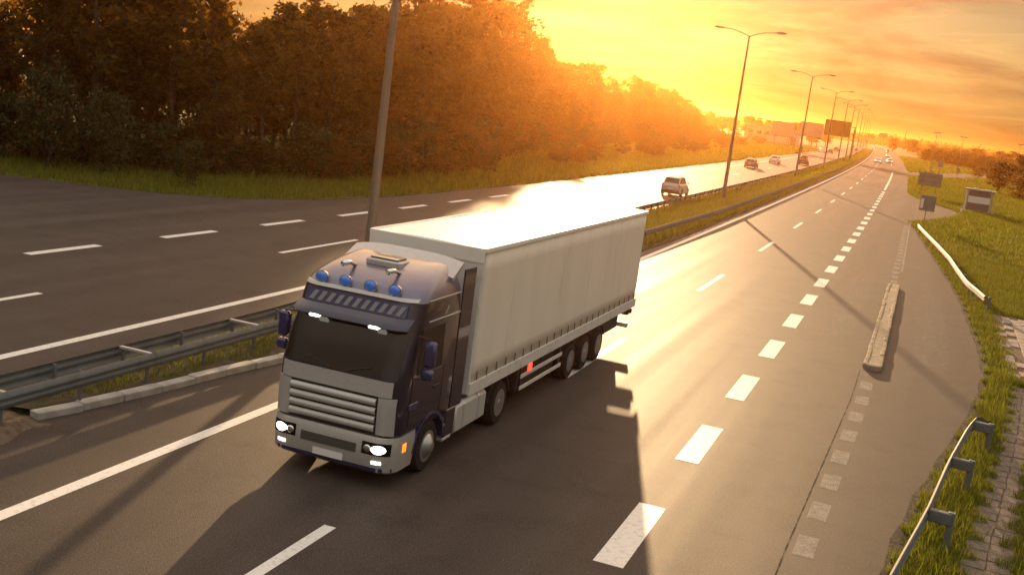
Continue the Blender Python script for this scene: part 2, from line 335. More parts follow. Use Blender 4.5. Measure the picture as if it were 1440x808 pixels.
def _sroad(a, t):
    i = min(int(a), len(_sp) - 2); f = a - i; p, q = _sp[i], _sp[i + 1]; d = Vector((q[0] - p[0], q[1] - p[1])).normalized()
    return (p[0] + (q[0] - p[0]) * f + d.y * 2.6 * t * 1.6, p[1] + (q[1] - p[1]) * f - d.x * 2.6 * t * 4, -0.014)
sr.grid(_sroad, [k / 4 for k in range(21)], [-1, 1])
tag(sr.build('road', 'asphalt'), 'narrow side road leaving the highway to the right', kind='structure')

# ---- markings (each painted dash its own flat piece of the road)
def dash_obj(name, parent, xc, w, y0, y1, m='paint', z=0.004):
    mb = MB(); n = max(1, int((y1 - y0) / (1.5 if m == 'tar' else 20))); 
    fx = (lambda y: xc(y)) if callable(xc) else (lambda y: xc + float(cv(y)))
    mb.grid(lambda y, t: (fx(y) + (t - 0.5) * w, y, z), [y0 + (y1 - y0) * i / n for i in range(n + 1)], [0, 1])
    return mb.build(name, m, parent)
y = 9.0 - 2 * 18.45
for i in range(28):
    a = 9.0 + 18.45 * (i - 1)
    dash_obj('lane_dash', road_r, -7.75, 0.21, a, a + 6.15)
dash_obj('edge_line', road_r, -11.8, 0.26, -5, 1000)
for i in range(-2, 24):
    a = 16.55 + 6.19 * i
    dash_obj('wide_dash', road_r, -3.54, 0.5 if i < 15 else 0.42, a, a + 3.1)
dash_obj('edge_line', road_r, -3.54, 0.3, 168, 262)
dash_obj('edge_line', road_r, -4.2, 0.26, 330, 1000)
fx = lambda y: float(np.interp(y, [10, 19.5, 31.8, 58, 108], [-0.9, -0.78, -0.5, -0.5, -0.8]))
for i in range(-2, 8): dash_obj('faded_dash', road_r, fx, 0.36, 19.0 + 2.05 * i, 20.05 + 2.05 * i, 'worn_paint')
for i in range(19): dash_obj('faded_dash', road_r, fx, 0.34, 60.0 + 2.3 * i, 61.2 + 2.3 * i, 'worn_paint')
dash_obj('faded_line', road_r, lambda y: fx(y) + 0.3, 0.12, 66, 108, 'worn_paint')
dash_obj('scuffed_paint_patch', road_r, -1.9, 1.0, 41, 60, 'scuffed_paint'); dash_obj('scuffed_paint_patch', road_r, 1.4, 1.2, 39, 58, 'scuffed_paint')
dash_obj('tar_seam', road_r, lambda y: fx(y) - 0.30, 0.028, 12, 36, 'tar')
dash_obj('edge_line', road_l, -18.0, 0.27, -5, 1000)
for i in range(26):
    a = 36.55 - 18.45 * 1 + 18.45 * i - (0.0)
    dash_obj('lane_dash', road_l, -22.0, 0.22, a, a + 6.15)
for i in range(-1, 18):
    a = 28.2 + 6.85 * i
    dash_obj('exit_dash', road_l, -26.2, 0.36, a, a + 3.35)
dash_obj('edge_line', road_l, -26.2, 0.26, 152, 1000)

for fe, w0, w1, y0, y1, par in ((right_r, -.14, .16, 9, 108, road_r), (left_l, -.2, .2, 20, 150, road_l), (lambda y: -16.2 + float(cv(y)), -.5, .0, 8, 120, road_l)):
    mb = MB(); strip(mb, lambda y: fe(y) + w0 + .05 * math.sin(y * 2.3), lambda y: fe(y) + w1, y0, y1, 0.003); mb.build('edge_dirt', 'edge_dirt', par)
# ---- median: raised soil bed, kerb stones, dirt heap
med = MB()
kx = lambda y: float(np.interp(y, [15.5, 16.4, 18.7, 21.3, 23.8, 40, 60], [-14.95, -14.55, -14.2, -13.95, -13.6, -12.9, -12.25]))
mR = lambda y: (kx(y) if y < 60 else -12.25) - (0.12 if y < 40 else 0.0) + float(cv(y)); mL = lambda y: float(np.interp(y, [15.5, 20, 60], [-15.6, -15.9, -17.3])) + float(cv(y)) if y < 60 else -17.3 + float(cv(y))
ys = ys_between(16.2, 1000)
med.grid(lambda y, t: (mL(y) + (mR(y) - mL(y)) * t, y, 0.02 if t in (0, 1) else 0.11 + 0.02 * math.sin(y * 1.7 + t * 5)), ys, [0, 0.06, 0.3, 0.55, 0.8, 0.97, 1])
median = tag(med.build('median_strip', 'soil', smooth=True), 'raised grassy median strip between the two carriageways', kind='structure')
ks = MB(); ks.box(-0.13, 0.13, -0.498, 0.498, -0.05, 0.15, 0.016); kme = ks.mesh('kerb_stone', 'concrete')
y = 16.1
for i in range(25):
    yc = y + 0.505; x = kx(yc); dxx = kx(yc + 0.4) - kx(yc - 0.4)
    o = obj('kerb_stone', kme, median, (x + random.uniform(-.015, .015), yc, random.uniform(-0.015, 0.01)), math.atan2(-dxx, 0.8) + random.uniform(-.012, .012)); y += 1.01
heap = MB()
heap.grid(lambda a, t: (-14.95 + (a - .5) * 1.7 + 0.12 * math.sin(9 * t + 4 * a), 14.9 + (t - .5) * 2.6, -0.02 + 0.20 * max(0, math.sin(math.pi * a)) ** .7 * max(0, math.sin(math.pi * t)) ** .8 + 0.02 * math.sin(23 * a + 11 * t)), [i / 14 for i in range(15)], [i / 16 for i in range(17)])
tag(heap.build('dirt_mound', 'dirt', smooth=True), 'low brown dirt mound at the end of the median kerb', 'mound')

# ---- paved pad and path on the right
pad = MB(); pad.add([(3.55, 38.5, -0.005), (8.6, 39.3, -0.005), (9.6, 53.6, -0.005), (3.75, 55.2, -0.005)], [(0, 1, 2, 3)])
pad_o = tag(pad.build('pavement', 'dirt'), 'small paved pad of pinkish slabs beside the curved road edge', kind='structure')
pv = MB(); pv.box(-0.17, 0.17, -0.42, 0.42, -0.03, 0.035, 0.012); pme = pv.mesh('paver', 'paver')
cnt = 0
for i in range(18):
    for j in range(17):
        x = 3.92 + i * 0.36 + (j * 0.86) * 0.012; yy = 39.2 + j * 0.88 + (0.44 if i % 2 else 0)
        if yy > 54.3 or x > 8.6: continue
        if i < 2 and random.random() < 0.35: continue
        o = obj('paver', pme, pad_o, (x + random.uniform(-.006, .006), yy, random.uniform(-.012, .008)), random.uniform(-.012, .012)); o.rotation_euler = (random.uniform(-.012, .012), random.uniform(-.012, .012), o.rotation_euler[2]); cnt += 1
pth = MB(); px = lambda y: float(np.interp(y, [8, 18, 22, 27, 32, 38], [1.35, 1.95, 2.35, 2.95, 3.5, 4.05]))
strip(pth, lambda y: px(y) - 0.5, lambda y: px(y) + 0.5, 8, 38.4, -0.012)
pth_o = tag(pth.build('path', 'dirt'), 'worn path of old slabs behind the near guardrail', kind='structure')
sl = MB(); sl.box(-0.30, 0.30, -0.24, 0.24, -0.03, 0.02, 0.012); sme = sl.mesh('path_slab', 'path_slab')
y = 8.3
while y < 38.2:
    for s in (-1, 1):
        o = obj('path_slab', sme, pth_o, (px(y) + s * 0.215 + random.uniform(-.02, .02), y + random.uniform(-.03, .03), random.uniform(-.022, -.006)), math.atan2(-(px(y + .5) - px(y - .5)), 1) + random.uniform(-.05, .05)); o.scale = (0.69, 1, 1)
    y += 0.5

# ---- concrete island between exit lane and bay
isl = thing('kerb_island', 'long narrow mossy concrete kerb island between the exit lanes', 'kerb', (0, 0, 0))
ib = MB(); ib.grid(lambda y, t: (-0.67 + 0.42 * t, y, 0.150 + .008 * math.sin(y * 5)), [36.6 + i * 1.1 for i in range(21)], [0, 1]); ib.build('island_fill', 'mossy_concrete', isl)
i1 = MB(); i1.box(-0.075, 0.075, -0.485, 0.485, -0.01, 0.17, 0.03); ime = i1.mesh('kerb_stone', 'mossy_concrete')
for i in range(22):
    for s in (-1, 1): obj('kerb_stone', ime, isl, (-0.46 + s * 0.21 + random.uniform(-.012, .012), 36.95 + i * 0.99, random.uniform(-.02, .01)), random.uniform(-.012, .012))
nose = MB(); nose.loft([[(-0.46 + rr * math.cos(a), 36.5 + rr * 0.9 * math.sin(a), z) for a in [math.pi + math.pi * k / 10 for k in range(11)]] for rr, z in ((0.285, -0.01), (0.285, 0.14), (0.255, 0.17), (0.02, 0.175))]); nose.build('rounded_nose', 'mossy_concrete', isl)

# ------------------------------------------------------------------ guardrails
PROF = [(0.0, -0.155), (0.004, -0.145), (0.055, -0.105), (0.06, -0.05), (0.008, -0.022), (0.008, 0.022), (0.06, 0.05), (0.055, 0.105), (0.004, 0.145), (0.0, 0.155)]
def beam(name, m, parent, pts, side, th=0.008, dp=1.0):
    """W-beam along pts = [(x,y,z_mid)]; side=+1 bulges to +X."""
    mb = MB(); rings = []
    for i, p in enumerate(pts):
        a = pts[max(i - 1, 0)]; b = pts[min(i + 1, len(pts) - 1)]
        d = Vector((b[0] - a[0], b[1] - a[1], 0)).normalized(); n = Vector((d.y, -d.x, 0)) * side
        ring = [Vector(p) + n * o * dp + Vector((0, 0, z)) for o, z in PROF] + [Vector(p) + n * (o * dp - th) + Vector((0, 0, z)) for o, z in reversed(PROF)]
        rings.append(ring)
    mb.loft(rings); return mb.build(name, m, parent, smooth=50)
def post_mesh(m='galvanised'):
    mb = MB(); h = 0.74
    mb.box(-0.05, 0.05, -0.006, 0.006, -0.1, h); mb.box(-0.05, -0.042, 0.007, 0.05, -0.1, h); mb.box(0.042, 0.05, -0.05, -0.007, -0.1, h)
    return mb.mesh('post', m)
PM = post_mesh()
spb = MB(); spb.box(-0.16, 0.16, -0.05, 0.05, -0.10, 0.10, 0.01); SPM = spb.mesh('spacer', 'galvanised')
def guardrail(label, xf, y0, y1, side, seg=4.0, spacing=2.0, m='galvanised', zmid=0.60, ypost=1e9, set_back=0.1, first_off=1.0, spacer=False):
    t = thing('guardrail', label, 'guardrail', (xf(y0), y0, 0)); ox, oy = xf(y0), y0
    y = y0
    while y < y1 - 0.1:
        e = min(y + seg, y1); n = max(2, int((e - y) / 1.3) + 1) if y < 200 else 2
        beam('rail', m, t, [(xf(q) - ox + (0.004 if int((y - y0) / seg) % 2 else 0), q - oy, zmid) for q in np.linspace(y, e + (0.15 if e < y1 else 0), n)], side); y = e
        if y > 200: seg = 40
    y = y0 + first_off
    while y < min(y1, ypost):
        o = obj('post', PM, t, (xf(y) - ox - side * set_back, y - oy, 0), heading(y))
        if spacer: obj('spacer', SPM, t, (xf(y) - ox - side * set_back * 0.5, y - oy, zmid))
        y += spacing if y < 130 else spacing * 2
    return t
rn = lambda y: float(np.interp(y, [10, 15, 25, 57, 80, 1200], [-14.42, -14.42, -14.36, -13.15, -12.75, -12.75])) + float(cv(y))
rf = lambda y: float(np.interp(y, [10, 15, 25, 40, 73, 1200], [-15.22, -15.25, -15.2, -15.9, -16.75, -16.75])) + float(cv(y))
gn = guardrail('long steel guardrail along the truck side of the median', rn, 7.2, 640, 1, ypost=230, first_off=0.0)
gf = guardrail('long steel guardrail along the far side of the grassy median', rf, 7.2, 640, -1, ypost=230, first_off=0.0)
for yy in (11.2, 15.2, 19.2, 23.2, 27.2):
    b = MB(); b.box(rf(yy) - rn(7.2) + 0.02, rn(yy) - rn(7.2) - 0.02, yy - 7.2 - 0.05, yy - 7.2 + 0.05, 0.70, 0.755, 0.008); b.build('cross_spacer', 'bright_rail', gn)
# right near rail, with posts on bracket arms and a sloping end
gx = lambda y: float(np.interp(y, [8, 17.2, 20.9, 24.7, 28.1, 31.3], [-0.4, 0.6, 1.12, 1.55, 2.02, 2.6]))
gr = thing('guardrail', 'near galvanised guardrail curving along the grass at lower right', 'guardrail', (gx(17), 17, 0)); ox = gx(17)
ysr = [9.0, 13.1, 17.1, 21.1, 25.1, 28.6]
for a, b in zip(ysr[:-1], ysr[1:]): beam('rail', 'galvanised', gr, [(gx(q) - ox, q - 17, 0.60) for q in np.linspace(a, b + 0.12, 5)], -1, 0.008, 0.75)
endp = [(gx(28.6) - ox, 11.6, 0.60), (gx(29.4) - ox, 12.4, 0.57), (gx(30.3) - ox, 13.3, 0.40), (gx(31.2) - ox + .05, 14.3, 0.12), (gx(31.3) - ox + .35, 15.2, -0.10)]
beam('sloping_end', 'galvanised', gr, endp, -1, 0.008, 0.75)
pb = MB(); pb.box(-0.06, 0.06, -0.055, 0.055, -0.1, 0.72, 0.01); PBM = pb.mesh('post', 'galvanised')
ab = MB(); ab.box(-0.20, 0.20, -0.07, 0.07, -0.12, 0.10, 0.015); ABM = ab.mesh('bracket_arm', 'galvanised')
for yy in (9.1, 13.1, 17.1, 21.1, 25.1, 29.0):
    x = gx(yy) - ox
    obj('post', PBM, gr, (x + 0.40, yy - 17, 0), -0.12); obj('bracket_arm', ABM, gr, (x + 0.21, yy - 17, 0.60), -0.12)
# right far rail
hx = lambda y: float(np.interp(y, [55, 57, 60, 66, 72, 80, 90, 96.5], [3.52, 3.3, 2.9, 2.55, 2.25, 1.6, 0.72, 0.2]))
g2 = thing('guardrail', 'sunlit pale guardrail bending along the grass near the bus shelter', 'guardrail', (hx(55), 55, 0)); ox = hx(55)
yq = [55, 59.2, 63.3, 67.4, 71.5, 75.6, 79.7, 83.8, 87.9, 92, 96.5]
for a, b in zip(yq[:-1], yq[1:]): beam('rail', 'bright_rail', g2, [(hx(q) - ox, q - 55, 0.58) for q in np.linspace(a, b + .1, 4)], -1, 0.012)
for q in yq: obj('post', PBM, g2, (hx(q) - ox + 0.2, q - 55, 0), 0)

# ------------------------------------------------------------------ lamp posts
lp = thing('lamp_post', 'x', 'lamp post', (0, 0, 0), 0, 'double-armed lamp posts along the median')
HP = 14.1
b = MB(); b.tube([(0, 0, -0.05), (0, 0, 0.6), (0, 0, 1.4), (0, 0, 7), (0, 0, HP)], [0.175, 0.175, 0.16, 0.125, 0.07], 14); b.build('pole', 'pole_steel', lp, smooth=60)
b = MB(); b.box(-0.2, 0.2, -0.2, 0.2, 0.0, 0.12, 0.02); b.build('base_plate', 'concrete', lp)
b = MB(); b.box(-0.06, 0.06, -0.155, -0.13, 0.6, 1.1, 0.004); b.build('service_hatch', 'lamp_grey', lp)
for s in (-1, 1):
    b = MB(); pts = []
    for k in range(9):
        t = k / 8; pts.append((s * 2.25 * t, 0, HP - 0.1 + 0.62 * math.sin(t * math.pi * .5) ** 0.9 * (1 - 0.15 * t)))
    b.tube(pts, 0.042, 8); b.build('arm', 'pole_steel', lp, smooth=60)
    hb = MB(); z0 = pts[-1][2]
    rings = []
    for t, w, h in ((0, .05, .05), (.12, .11, .09), (.45, .17, .12), (.8, .15, .10), (1.0, .05, .04)):
        cx = s * (2.15 + 0.95 * t); rings.append([(cx, w * math.cos(a), z0 + 0.02 + (h * math.sin(a) if math.sin(a) > 0 else 0.55 * h * math.sin(a))) for a in [2 * math.pi * k / 12 for k in range(12)]])
    hb.loft(rings); h = hb.build('lamp_head', 'lamp_grey', lp, smooth=60)
    gb = MB(); gb.loft([[(s * (2.62 + rr * 0.34 * math.cos(a)), rr * 0.13 * math.sin(a), z0 - 0.045 - d) for a in [2 * math.pi * k / 12 for k in range(12)]] for rr, d in ((1, 0), (.8, .03), (.3, .045))]); gb.build('lens', 'lamp_glass', h, smooth=60)
LY = [31.4, 98.4, 162, 216, 262, 300, 338, 380, 425, 475, 530, 600]
ORD = ['', 'second', 'third', 'fourth', 'fifth', 'sixth', 'seventh', 'eighth', 'ninth', 'tenth', 'eleventh', 'twelfth']
for i, yy in enumerate(LY):
    o = lp if i == 0 else copy_tree(lp)
    o.location = (float(np.interp(yy, [31, 98, 1000], [-15.75, -15.5, -15.5])) + float(cv(yy)), yy, 0.08); o.rotation_euler = (0, 0, heading(yy))
    o['label'] = 'thick near lamp post rising behind the truck, its top out of view' if i == 0 else ('tall double-armed lamp post on the median, %s nearest to the viewer' % ORD[i])

sl_ = thing('street_lamp', 'x', 'street lamp', (0, 0, 0), 0, 'single street lamps along the side road')
b = MB(); b.tube([(0, 0, -0.05), (0, 0, 5), (0, 0, 10.2)], [0.10, 0.08, 0.05], 10); b.build('pole', 'pole_steel', sl_, smooth=60)
for s in (-1, 1):
    b = MB(); b.box(s * 0.05 if s > 0 else -0.95, 0.95 if s > 0 else -0.05, -0.16, 0.16, 10.1, 10.3, 0.04); b.build('lamp_head', 'lamp_grey', sl_)
for i, (x, yy, lb) in enumerate([(0.9, 300, 'street lamp by the side road, nearest to the highway'), (7.8, 326, 'street lamp by the side road, between two others'), (22.3, 332, 'street lamp at the far right above the bushes')]):
    o = sl_ if i == 0 else copy_tree(sl_); o.location = (x, yy, 0); o['label'] = lb
mast = thing('mast', 'thin faraway lattice mast on the horizon', 'mast', (-19, 900, 0))
b = MB(); b.tube([(0, 0, 0), (0, 0, 17)], [0.5, 0.2], 6); b.build('mast_pole', 'pole_steel', mast)

# ------------------------------------------------------------------ signs and billboards
gs = thing('road_sign', 'large blank dark green highway sign on a cantilever over the far lanes', 'road sign', (-20.6, 331, 0))
b = MB(); b.box(-8.1, -1.2, -0.12, 0.0, 6.1, 10.3, 0.03); b.build('sign_board', 'green_sign', gs)
b = MB(); b.box(-8.22, -1.08, 0.003, 0.08, 5.98, 10.42, 0.02); b.build('sign_edge', 'sign_bar', gs)
b = MB(); b.tube([(0, 0.25, -.05), (0, 0.25, 9.2)], [0.24, 0.18], 12); b.build('post', 'pole_steel', gs, smooth=60)
for z in (7.0, 9.0):
    b = MB(); b.box(-8.0, 0.1, 0.10, 0.35, z - 0.12, z + 0.12); b.build('cantilever_arm', 'pole_steel', gs)
for (x, yy, z0, z1, w, lb) in [(-43.5, 360, 3.8, 8.0, 6.8, 'grey-brown billboard standing next to the long pale wall'), (-34.2, 350, 4.8, 8.85, 6.7, 'grey-brown billboard just left of the green sign')]:
    t = thing('billboard', lb, 'billboard', (x, yy, 0))
    b = MB(); b.box(-w / 2, w / 2, -0.1, 0.1, z0, z1, 0.02); p = b.build('panel', 'billboard', t)
    b = MB(); b.box(-w / 2 - .15, w / 2 + .15, 0.103, 0.3, z0 - .15, z1 + .15, 0.02); b.build('frame', 'wall_dark', t)
    for s in (-1, 1): b = MB(); b.box(s * w * .33 - .12, s * w * .33 + .12, 0.31, 0.55, -0.05, z1 - .3); b.build('post', 'pole_steel', t)
t = thing('signpost', 'slim bare post standing in the grass below the billboards', 'post', (-37.6, 344, 0)); b = MB(); b.tube([(0, 0, -.05), (0, 0, 5.6)], 0.16, 8); b.build('pole', 'pole_steel', t); b = MB(); b.box(-.3, .3, -.2, -.165, 4.6, 5.5, .02); b.build('small_plate', 'sign_grey', t)
t = thing('marker_post', 'short dark marker post in the verge beside the far lanes', 'post', (-33.8, 330, 0)); b = MB(); b.box(-.22, .22, -.15, .15, -.05, 1.5, .05); b.build('body', 'wall_dark', t); b = MB(); b.box(-.23, .23, -.16, .16, 1.51, 1.62, .02); b.build('cap', 'sign_grey', t)
gt = thing('gantry', 'small faraway highway gantry with two dark signs over the road', 'gantry', (-38, 900, 0))
for x in (-12, 9): b = MB(); b.tube([(x, 0, -.05), (x, 0, 10)], .3, 8); b.build('post', 'pole_steel', gt)
b = MB(); b.box(-12, 9, -.2, .2, 8.6, 9.2); b.build('beam', 'pole_steel', gt)
for x0, x1, z0, z1 in ((0.2, 6.4, 7.5, 10.9), (-7, -2.5, 6.0, 8.4)): b = MB(); b.box(x0, x1, -.4, -.25, z0, z1); b.build('sign_board', 'wall_dark', gt)
# bus stop sign (seen from the back), big sign board seen from the back
t = thing('bus_stop_sign', 'grey square sign back on a single post near the pale guardrail', 'sign', (0.62, 106, 0))
b = MB(); b.tube([(0, 0, -.05), (0, 0, 2.7)], .035, 8); b.build('post', 'pole_steel', t)
b = MB(); b.box(-.62, .68, -.10, -.05, 1.35, 2.72, .02); b.build('sign_board', 'sign_grey', t)
b = MB(); b.box(-.56, -.32, -.135, -.105, 1.55, 2.4, .01); b.build('edge_highlight', 'white_sign', t)  # sunlit edge of the board put in as a white strip
t = thing('direction_sign', 'wide sign board seen from behind on two posts beside the bay', 'sign', (0.75, 168, 0))
for s in (-1, 1): b = MB(); b.tube([(s * .95, 0, -.05), (s * .95, 0, 3.35)], .05, 8); b.build('post', 'pole_steel', t)
b = MB(); b.box(-1.55, 1.55, .06, .11, 1.45, 3.25, .015); b.build('sign_board', 'sign_grey', t)
for z in (1.75, 2.35, 2.95): b = MB(); b.box(-1.5, 1.5, -.0, .055, z - .04, z + .04); b.build('stiffener_bar', 'sign_bar', t)
t = thing('warning_sign', 'small round yellowish sign beyond the side road', 'sign', (1.3, 290, 0)); b = MB(); b.tube([(0, 0, -.05), (0, 0, 3.5)], .05, 8); b.build('post', 'pole_steel', t); b = MB(); b.loft([[(r * math.cos(a), y_, 3.0 + r * math.sin(a)) for a in [2 * math.pi * k / 20 for k in range(20)]] for r, y_ in ((.72, -.08), (.75, -.07), (.75, -.05), (.72, -.045))]); b.build('disc', 'yellow_sign', t)
t = thing('notice_board', 'small grey board on a post beside the yellowish sign', 'sign', (3.0, 292, 0)); b = MB(); b.tube([(0, 0, -.05), (0, 0, 3.8)], .05, 8); b.build('post', 'pole_steel', t); b = MB(); b.box(-.6, .6, -.10, -.05, 2.1, 3.7, .02); b.build('board', 'sign_grey', t)
t = thing('utility_box', 'small dark utility box on a leg beside the side road', 'box', (8.2, 336, 0)); b = MB(); b.box(-.5, .5, -.3, .3, .7, 1.7, .05); b.build('cabinet', 'wall_dark', t); b = MB(); b.tube([(0, 0, -.05), (0, 0, .72)], .12, 8); b.build('leg', 'pole_steel', t)
t = thing('delineator', 'small white roadside marker at the edge of the bus bay', 'marker', (4.5, 137.5, 0)); b = MB(); b.box(-.09, .09, -.05, .05, -.03, .8, .02); b.build('body', 'white_sign', t); b = MB(); b.box(-.095, .095, -.055, .055, .55, .68, .005); b.build('band', 'wall_dark', t)

# ---- bus shelter
sh = thing('bus_shelter', 'small grey bus shelter with flat roof standing on the grass', 'bus shelter', (6.55, 146.5, 0), R(-4))
b = MB(); b.box(-1.75, 1.75, -.95, 1.1, 2.45, 2.62, .03); rf_ = b.build('roof', 'shelter_frame', sh)
for x in (-.6, .7): b = MB(); b.box(x - .3, x + .3, -.4, .2, 2.625, 2.72, .03); b.build('roof_cap', 'shelter_pale', rf_)
for s, m in ((-1, 'shelter_pale'), (1, 'shelter_frame')): b = MB(); b.box(s * 1.5 - .07, s * 1.5 + .07, -.8, .95, -.03, 2.45, .01); b.build('side_wall', m, sh)
for x in (-1.3, 1.3): b = MB(); b.box(x - .06, x + .06, -.86, -.74, -.03, 2.45); b.build('post', 'shelter_frame', sh)
for z0, z1, m in ((1.75, 2.44, 'shelter_panel'), (0.98, 1.74, 'shelter_pale'), (0.05, 0.97, 'shelter_panel')): b = MB(); b.box(-1.22, 1.22, -.83, -.78, z0, z1, .008); b.build('back_panel', m, sh)
b = MB(); b.box(-1.2, 1.2, -.4, .0, .42, .48, .01); b.build('bench', 'shelter_frame', sh)
b = MB(); b.box(-1.9, 1.9, -1.1, 1.6, -.05, .02); b.build('floor_slab', 'concrete', sh)

# ---- long pale wall building
wb = thing('warehouse', 'long low pale building behind the grass left of the billboards', 'building', (-56, 432, 0))
b = MB(); b.box(-10, 9, 0, 12, -.05, 5.5); b.build('wall', 'pale_wall', wb)
b = MB(); b.box(-10.3, 9.3, -.3, 12.3, 5.51, 5.85); b.build('roof', 'roof_sheet', wb)
for i in range(6): b = MB(); b.box(-9 + i * 3.05, -7.2 + i * 3.05, -.06, -.004, 2.8, 4.2); b.build('window', 'dark_glass', wb)
b = MB(); b.box(7.0, 8.6, -.06, -.004, -.05, 3); b.build('door', 'wall_dark', wb)

# ------------------------------------------------------------------ truck
TX, TY = -8.91, 16.95
truck = thing('truck', 'big white box trailer truck with dark blue cab and lit headlights', 'truck', (TX, TY, 0))
CAB = [(0.95, .10, 2.35, 1.20, .30), (1.0, .06, 2.38, 1.24, .32), (1.5, .03, 2.40, 1.25, .34), (1.95, .06, 2.40, 1.25, .36), (2.4, .22, 2.40, 1.245, .38), (2.9, .42, 2.40, 1.235, .40),
       (3.08, .48, 2.40, 1.23, .40), (3.27, .53, 2.40, 1.215, .42), (3.40, .62, 2.40, 1.185, .46), (3.50, .78, 2.40, 1.14, .5), (3.60, 1.05, 2.40, 1.08, .5), (3.69, 1.4, 2.40, 1.01, .5), (3.76, 1.75, 2.40, .93, .4), (3.80, 2.05, 2.38, .84, .25)]
_ca = np.array(CAB)
def lev(z): return [float(np.interp(z, _ca[:, 0], _ca[:, k])) for k in range(1, 5)]
def foot(lf, lb, hw, rf, z, rr=0.08, n=7):
    p = []
    for k in range(n): a = math.pi + math.pi / 2 * k / (n - 1); p.append((-hw + rf + rf * math.cos(a), lf + rf + rf * math.sin(a), z))
    for k in range(n): a = -math.pi / 2 + math.pi / 2 * k / (n - 1); p.append((hw - rf + rf * math.cos(a), lf + rf + rf * math.sin(a), z))
    for k in range(3): a = math.pi / 2 * k / 2; p.append((hw - rr + rr * math.cos(a), lb - rr + rr * math.sin(a), z))
    for k in range(3): a = math.pi / 2 + math.pi / 2 * k / 2; p.append((-hw + rr + rr * math.cos(a), lb - rr + rr * math.sin(a), z))
    return p
zs = sorted(set([c[0] for c in CAB] + [1.25, 1.7, 2.15, 2.65]))
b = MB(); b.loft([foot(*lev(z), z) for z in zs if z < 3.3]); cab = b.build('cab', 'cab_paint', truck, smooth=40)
b = MB(); b.loft([foot(*lev(z), z + .002) for z in zs if z > 3.25]); b.build('cab_roof', 'cab_roof_sky_sheen', truck, smooth=40)
def frontY(x, z, off=0.0, L_=None):
    lf, lb, hw, rf = (L_ or lev)(z); c = hw - rf; ax = min(abs(x), hw - 1e-3)
    return lf + (rf - math.sqrt(max(rf * rf - (ax - c) ** 2, 0)) if ax > c else 0) - off
def fpanel(name, m, x0, x1, z0, z1, off, th=0.03, parent=None, nx=17, nz=7, L_=None, smooth=40, inset=0.0):
    b = MB(); b.slab(lambda x, z: (x, frontY(x, z, off, L_), z), list(np.linspace(x0, x1, nx)), list(np.linspace(z0, z1, nz)), th); return b.build(name, m, parent or truck, smooth=smooth)
ws = fpanel('windscreen', 'dark_glass', -1.12, 1.12, 1.98, 2.86, 0.012, 0.03)
for s in (-1, 1):
    b = MB(); b.tube([(s * .15, frontY(s * .15, 2.0, .03), 2.0), (s * .62, frontY(s * .62, 2.13, .035), 2.13)], .012, 6); b.build('wiper', 'black_plastic', ws)
vis = MB(); vis.slab(lambda x, t: (x, frontY(x, 2.92) - 0.05 - 0.22 * (1 - t), 2.84 + 0.14 * t), list(np.linspace(-1.14, 1.14, 15)), [0, .5, 1], lambda p: (p[0], p[1] + .015, p[2] + .03)); vis.build('sun_visor', 'cab_paint', truck, smooth=40)
for x in (-.62, .55): b = MB(); b.box(x - .10, x + .10, frontY(x, 2.92) - .30, frontY(x, 2.92) - .18, 2.80, 2.85, .02); b.build('marker_lamp', 'marker_white', truck)
nb = fpanel('name_board', 'cab_blue', -1.0, 1.0, 3.02, 3.24, 0.05, 0.05)
for i in range(11):
    x = -.86 + i * .172; b = MB(); b.slab(lambda u, v: (x + u + .09 * v, frontY(x, 3.05 + .16 * v, .062), 3.05 + .16 * v), [-.045, .045], [0, 1], .012); b.build('lettering_stroke', 'letter_pale', nb)
fpanel('roof_edge_trim', 'silver', -1.12, 1.12, 3.29, 3.345, 0.05, 0.07, nz=3)
for i, x in enumerate((-.78, -.30, .20, .68)):
    y0 = frontY(x, 3.42) - .02; rr = 0.115
    b = MB(); b.loft([[(x + r * math.cos(a), y0 - d, 3.44 + r * .85 * math.sin(a)) for a in [2 * math.pi * k / 18 for k in range(18)]] for r, d in ((.05, -.14), (.10, -.06), (.125, .03), (.128, .06), (.112, .062))]); s_ = b.build('spot_lamp', 'chrome', truck, smooth=40)
    b = MB(); b.loft([[(x + r * math.cos(a), y0 - d, 3.44 + r * .85 * math.sin(a)) for a in [2 * math.pi * k / 18 for k in range(18)]] for r, d in ((.112, .064), (.10, .08), (.06, .095), (.015, .1))]); b.build('lens', 'blue_lens', s_, smooth=True)
b = MB(); b.box(-.34, .34, 1.35, 1.85, 3.66, 3.80, .03); rh = b.build('roof_hatch', 'silver', truck)
b = MB(); b.box(-.28, .28, 1.40, 1.80, 3.803, 3.83, .01); b.build('hatch_lid', 'silver_dark', rh)
for s in (-1, 1): b = MB(); b.tube([(s * .45 + .0, 1.25, 3.63), (s * .45, .95, 3.72), (s * .45, .72, 3.72)], [.03, .04, .06], 8); b.build('air_horn', 'chrome', truck, smooth=True)
b = MB(); b.slab(lambda x, t: (x * (1.04 - .02 * t), 1.98 + .5 * t - .10 * (1 - (x / 1.1) ** 2) , 3.70 + .24 * t - .10 * abs(x / 1.1) ** 3), list(np.linspace(-1.12, 1.12, 13)), [0, .33, .66, 1], lambda p: (p[0], p[1] + .02, p[2] - .06)); b.build('roof_deflector', 'silver', truck, smooth=40)
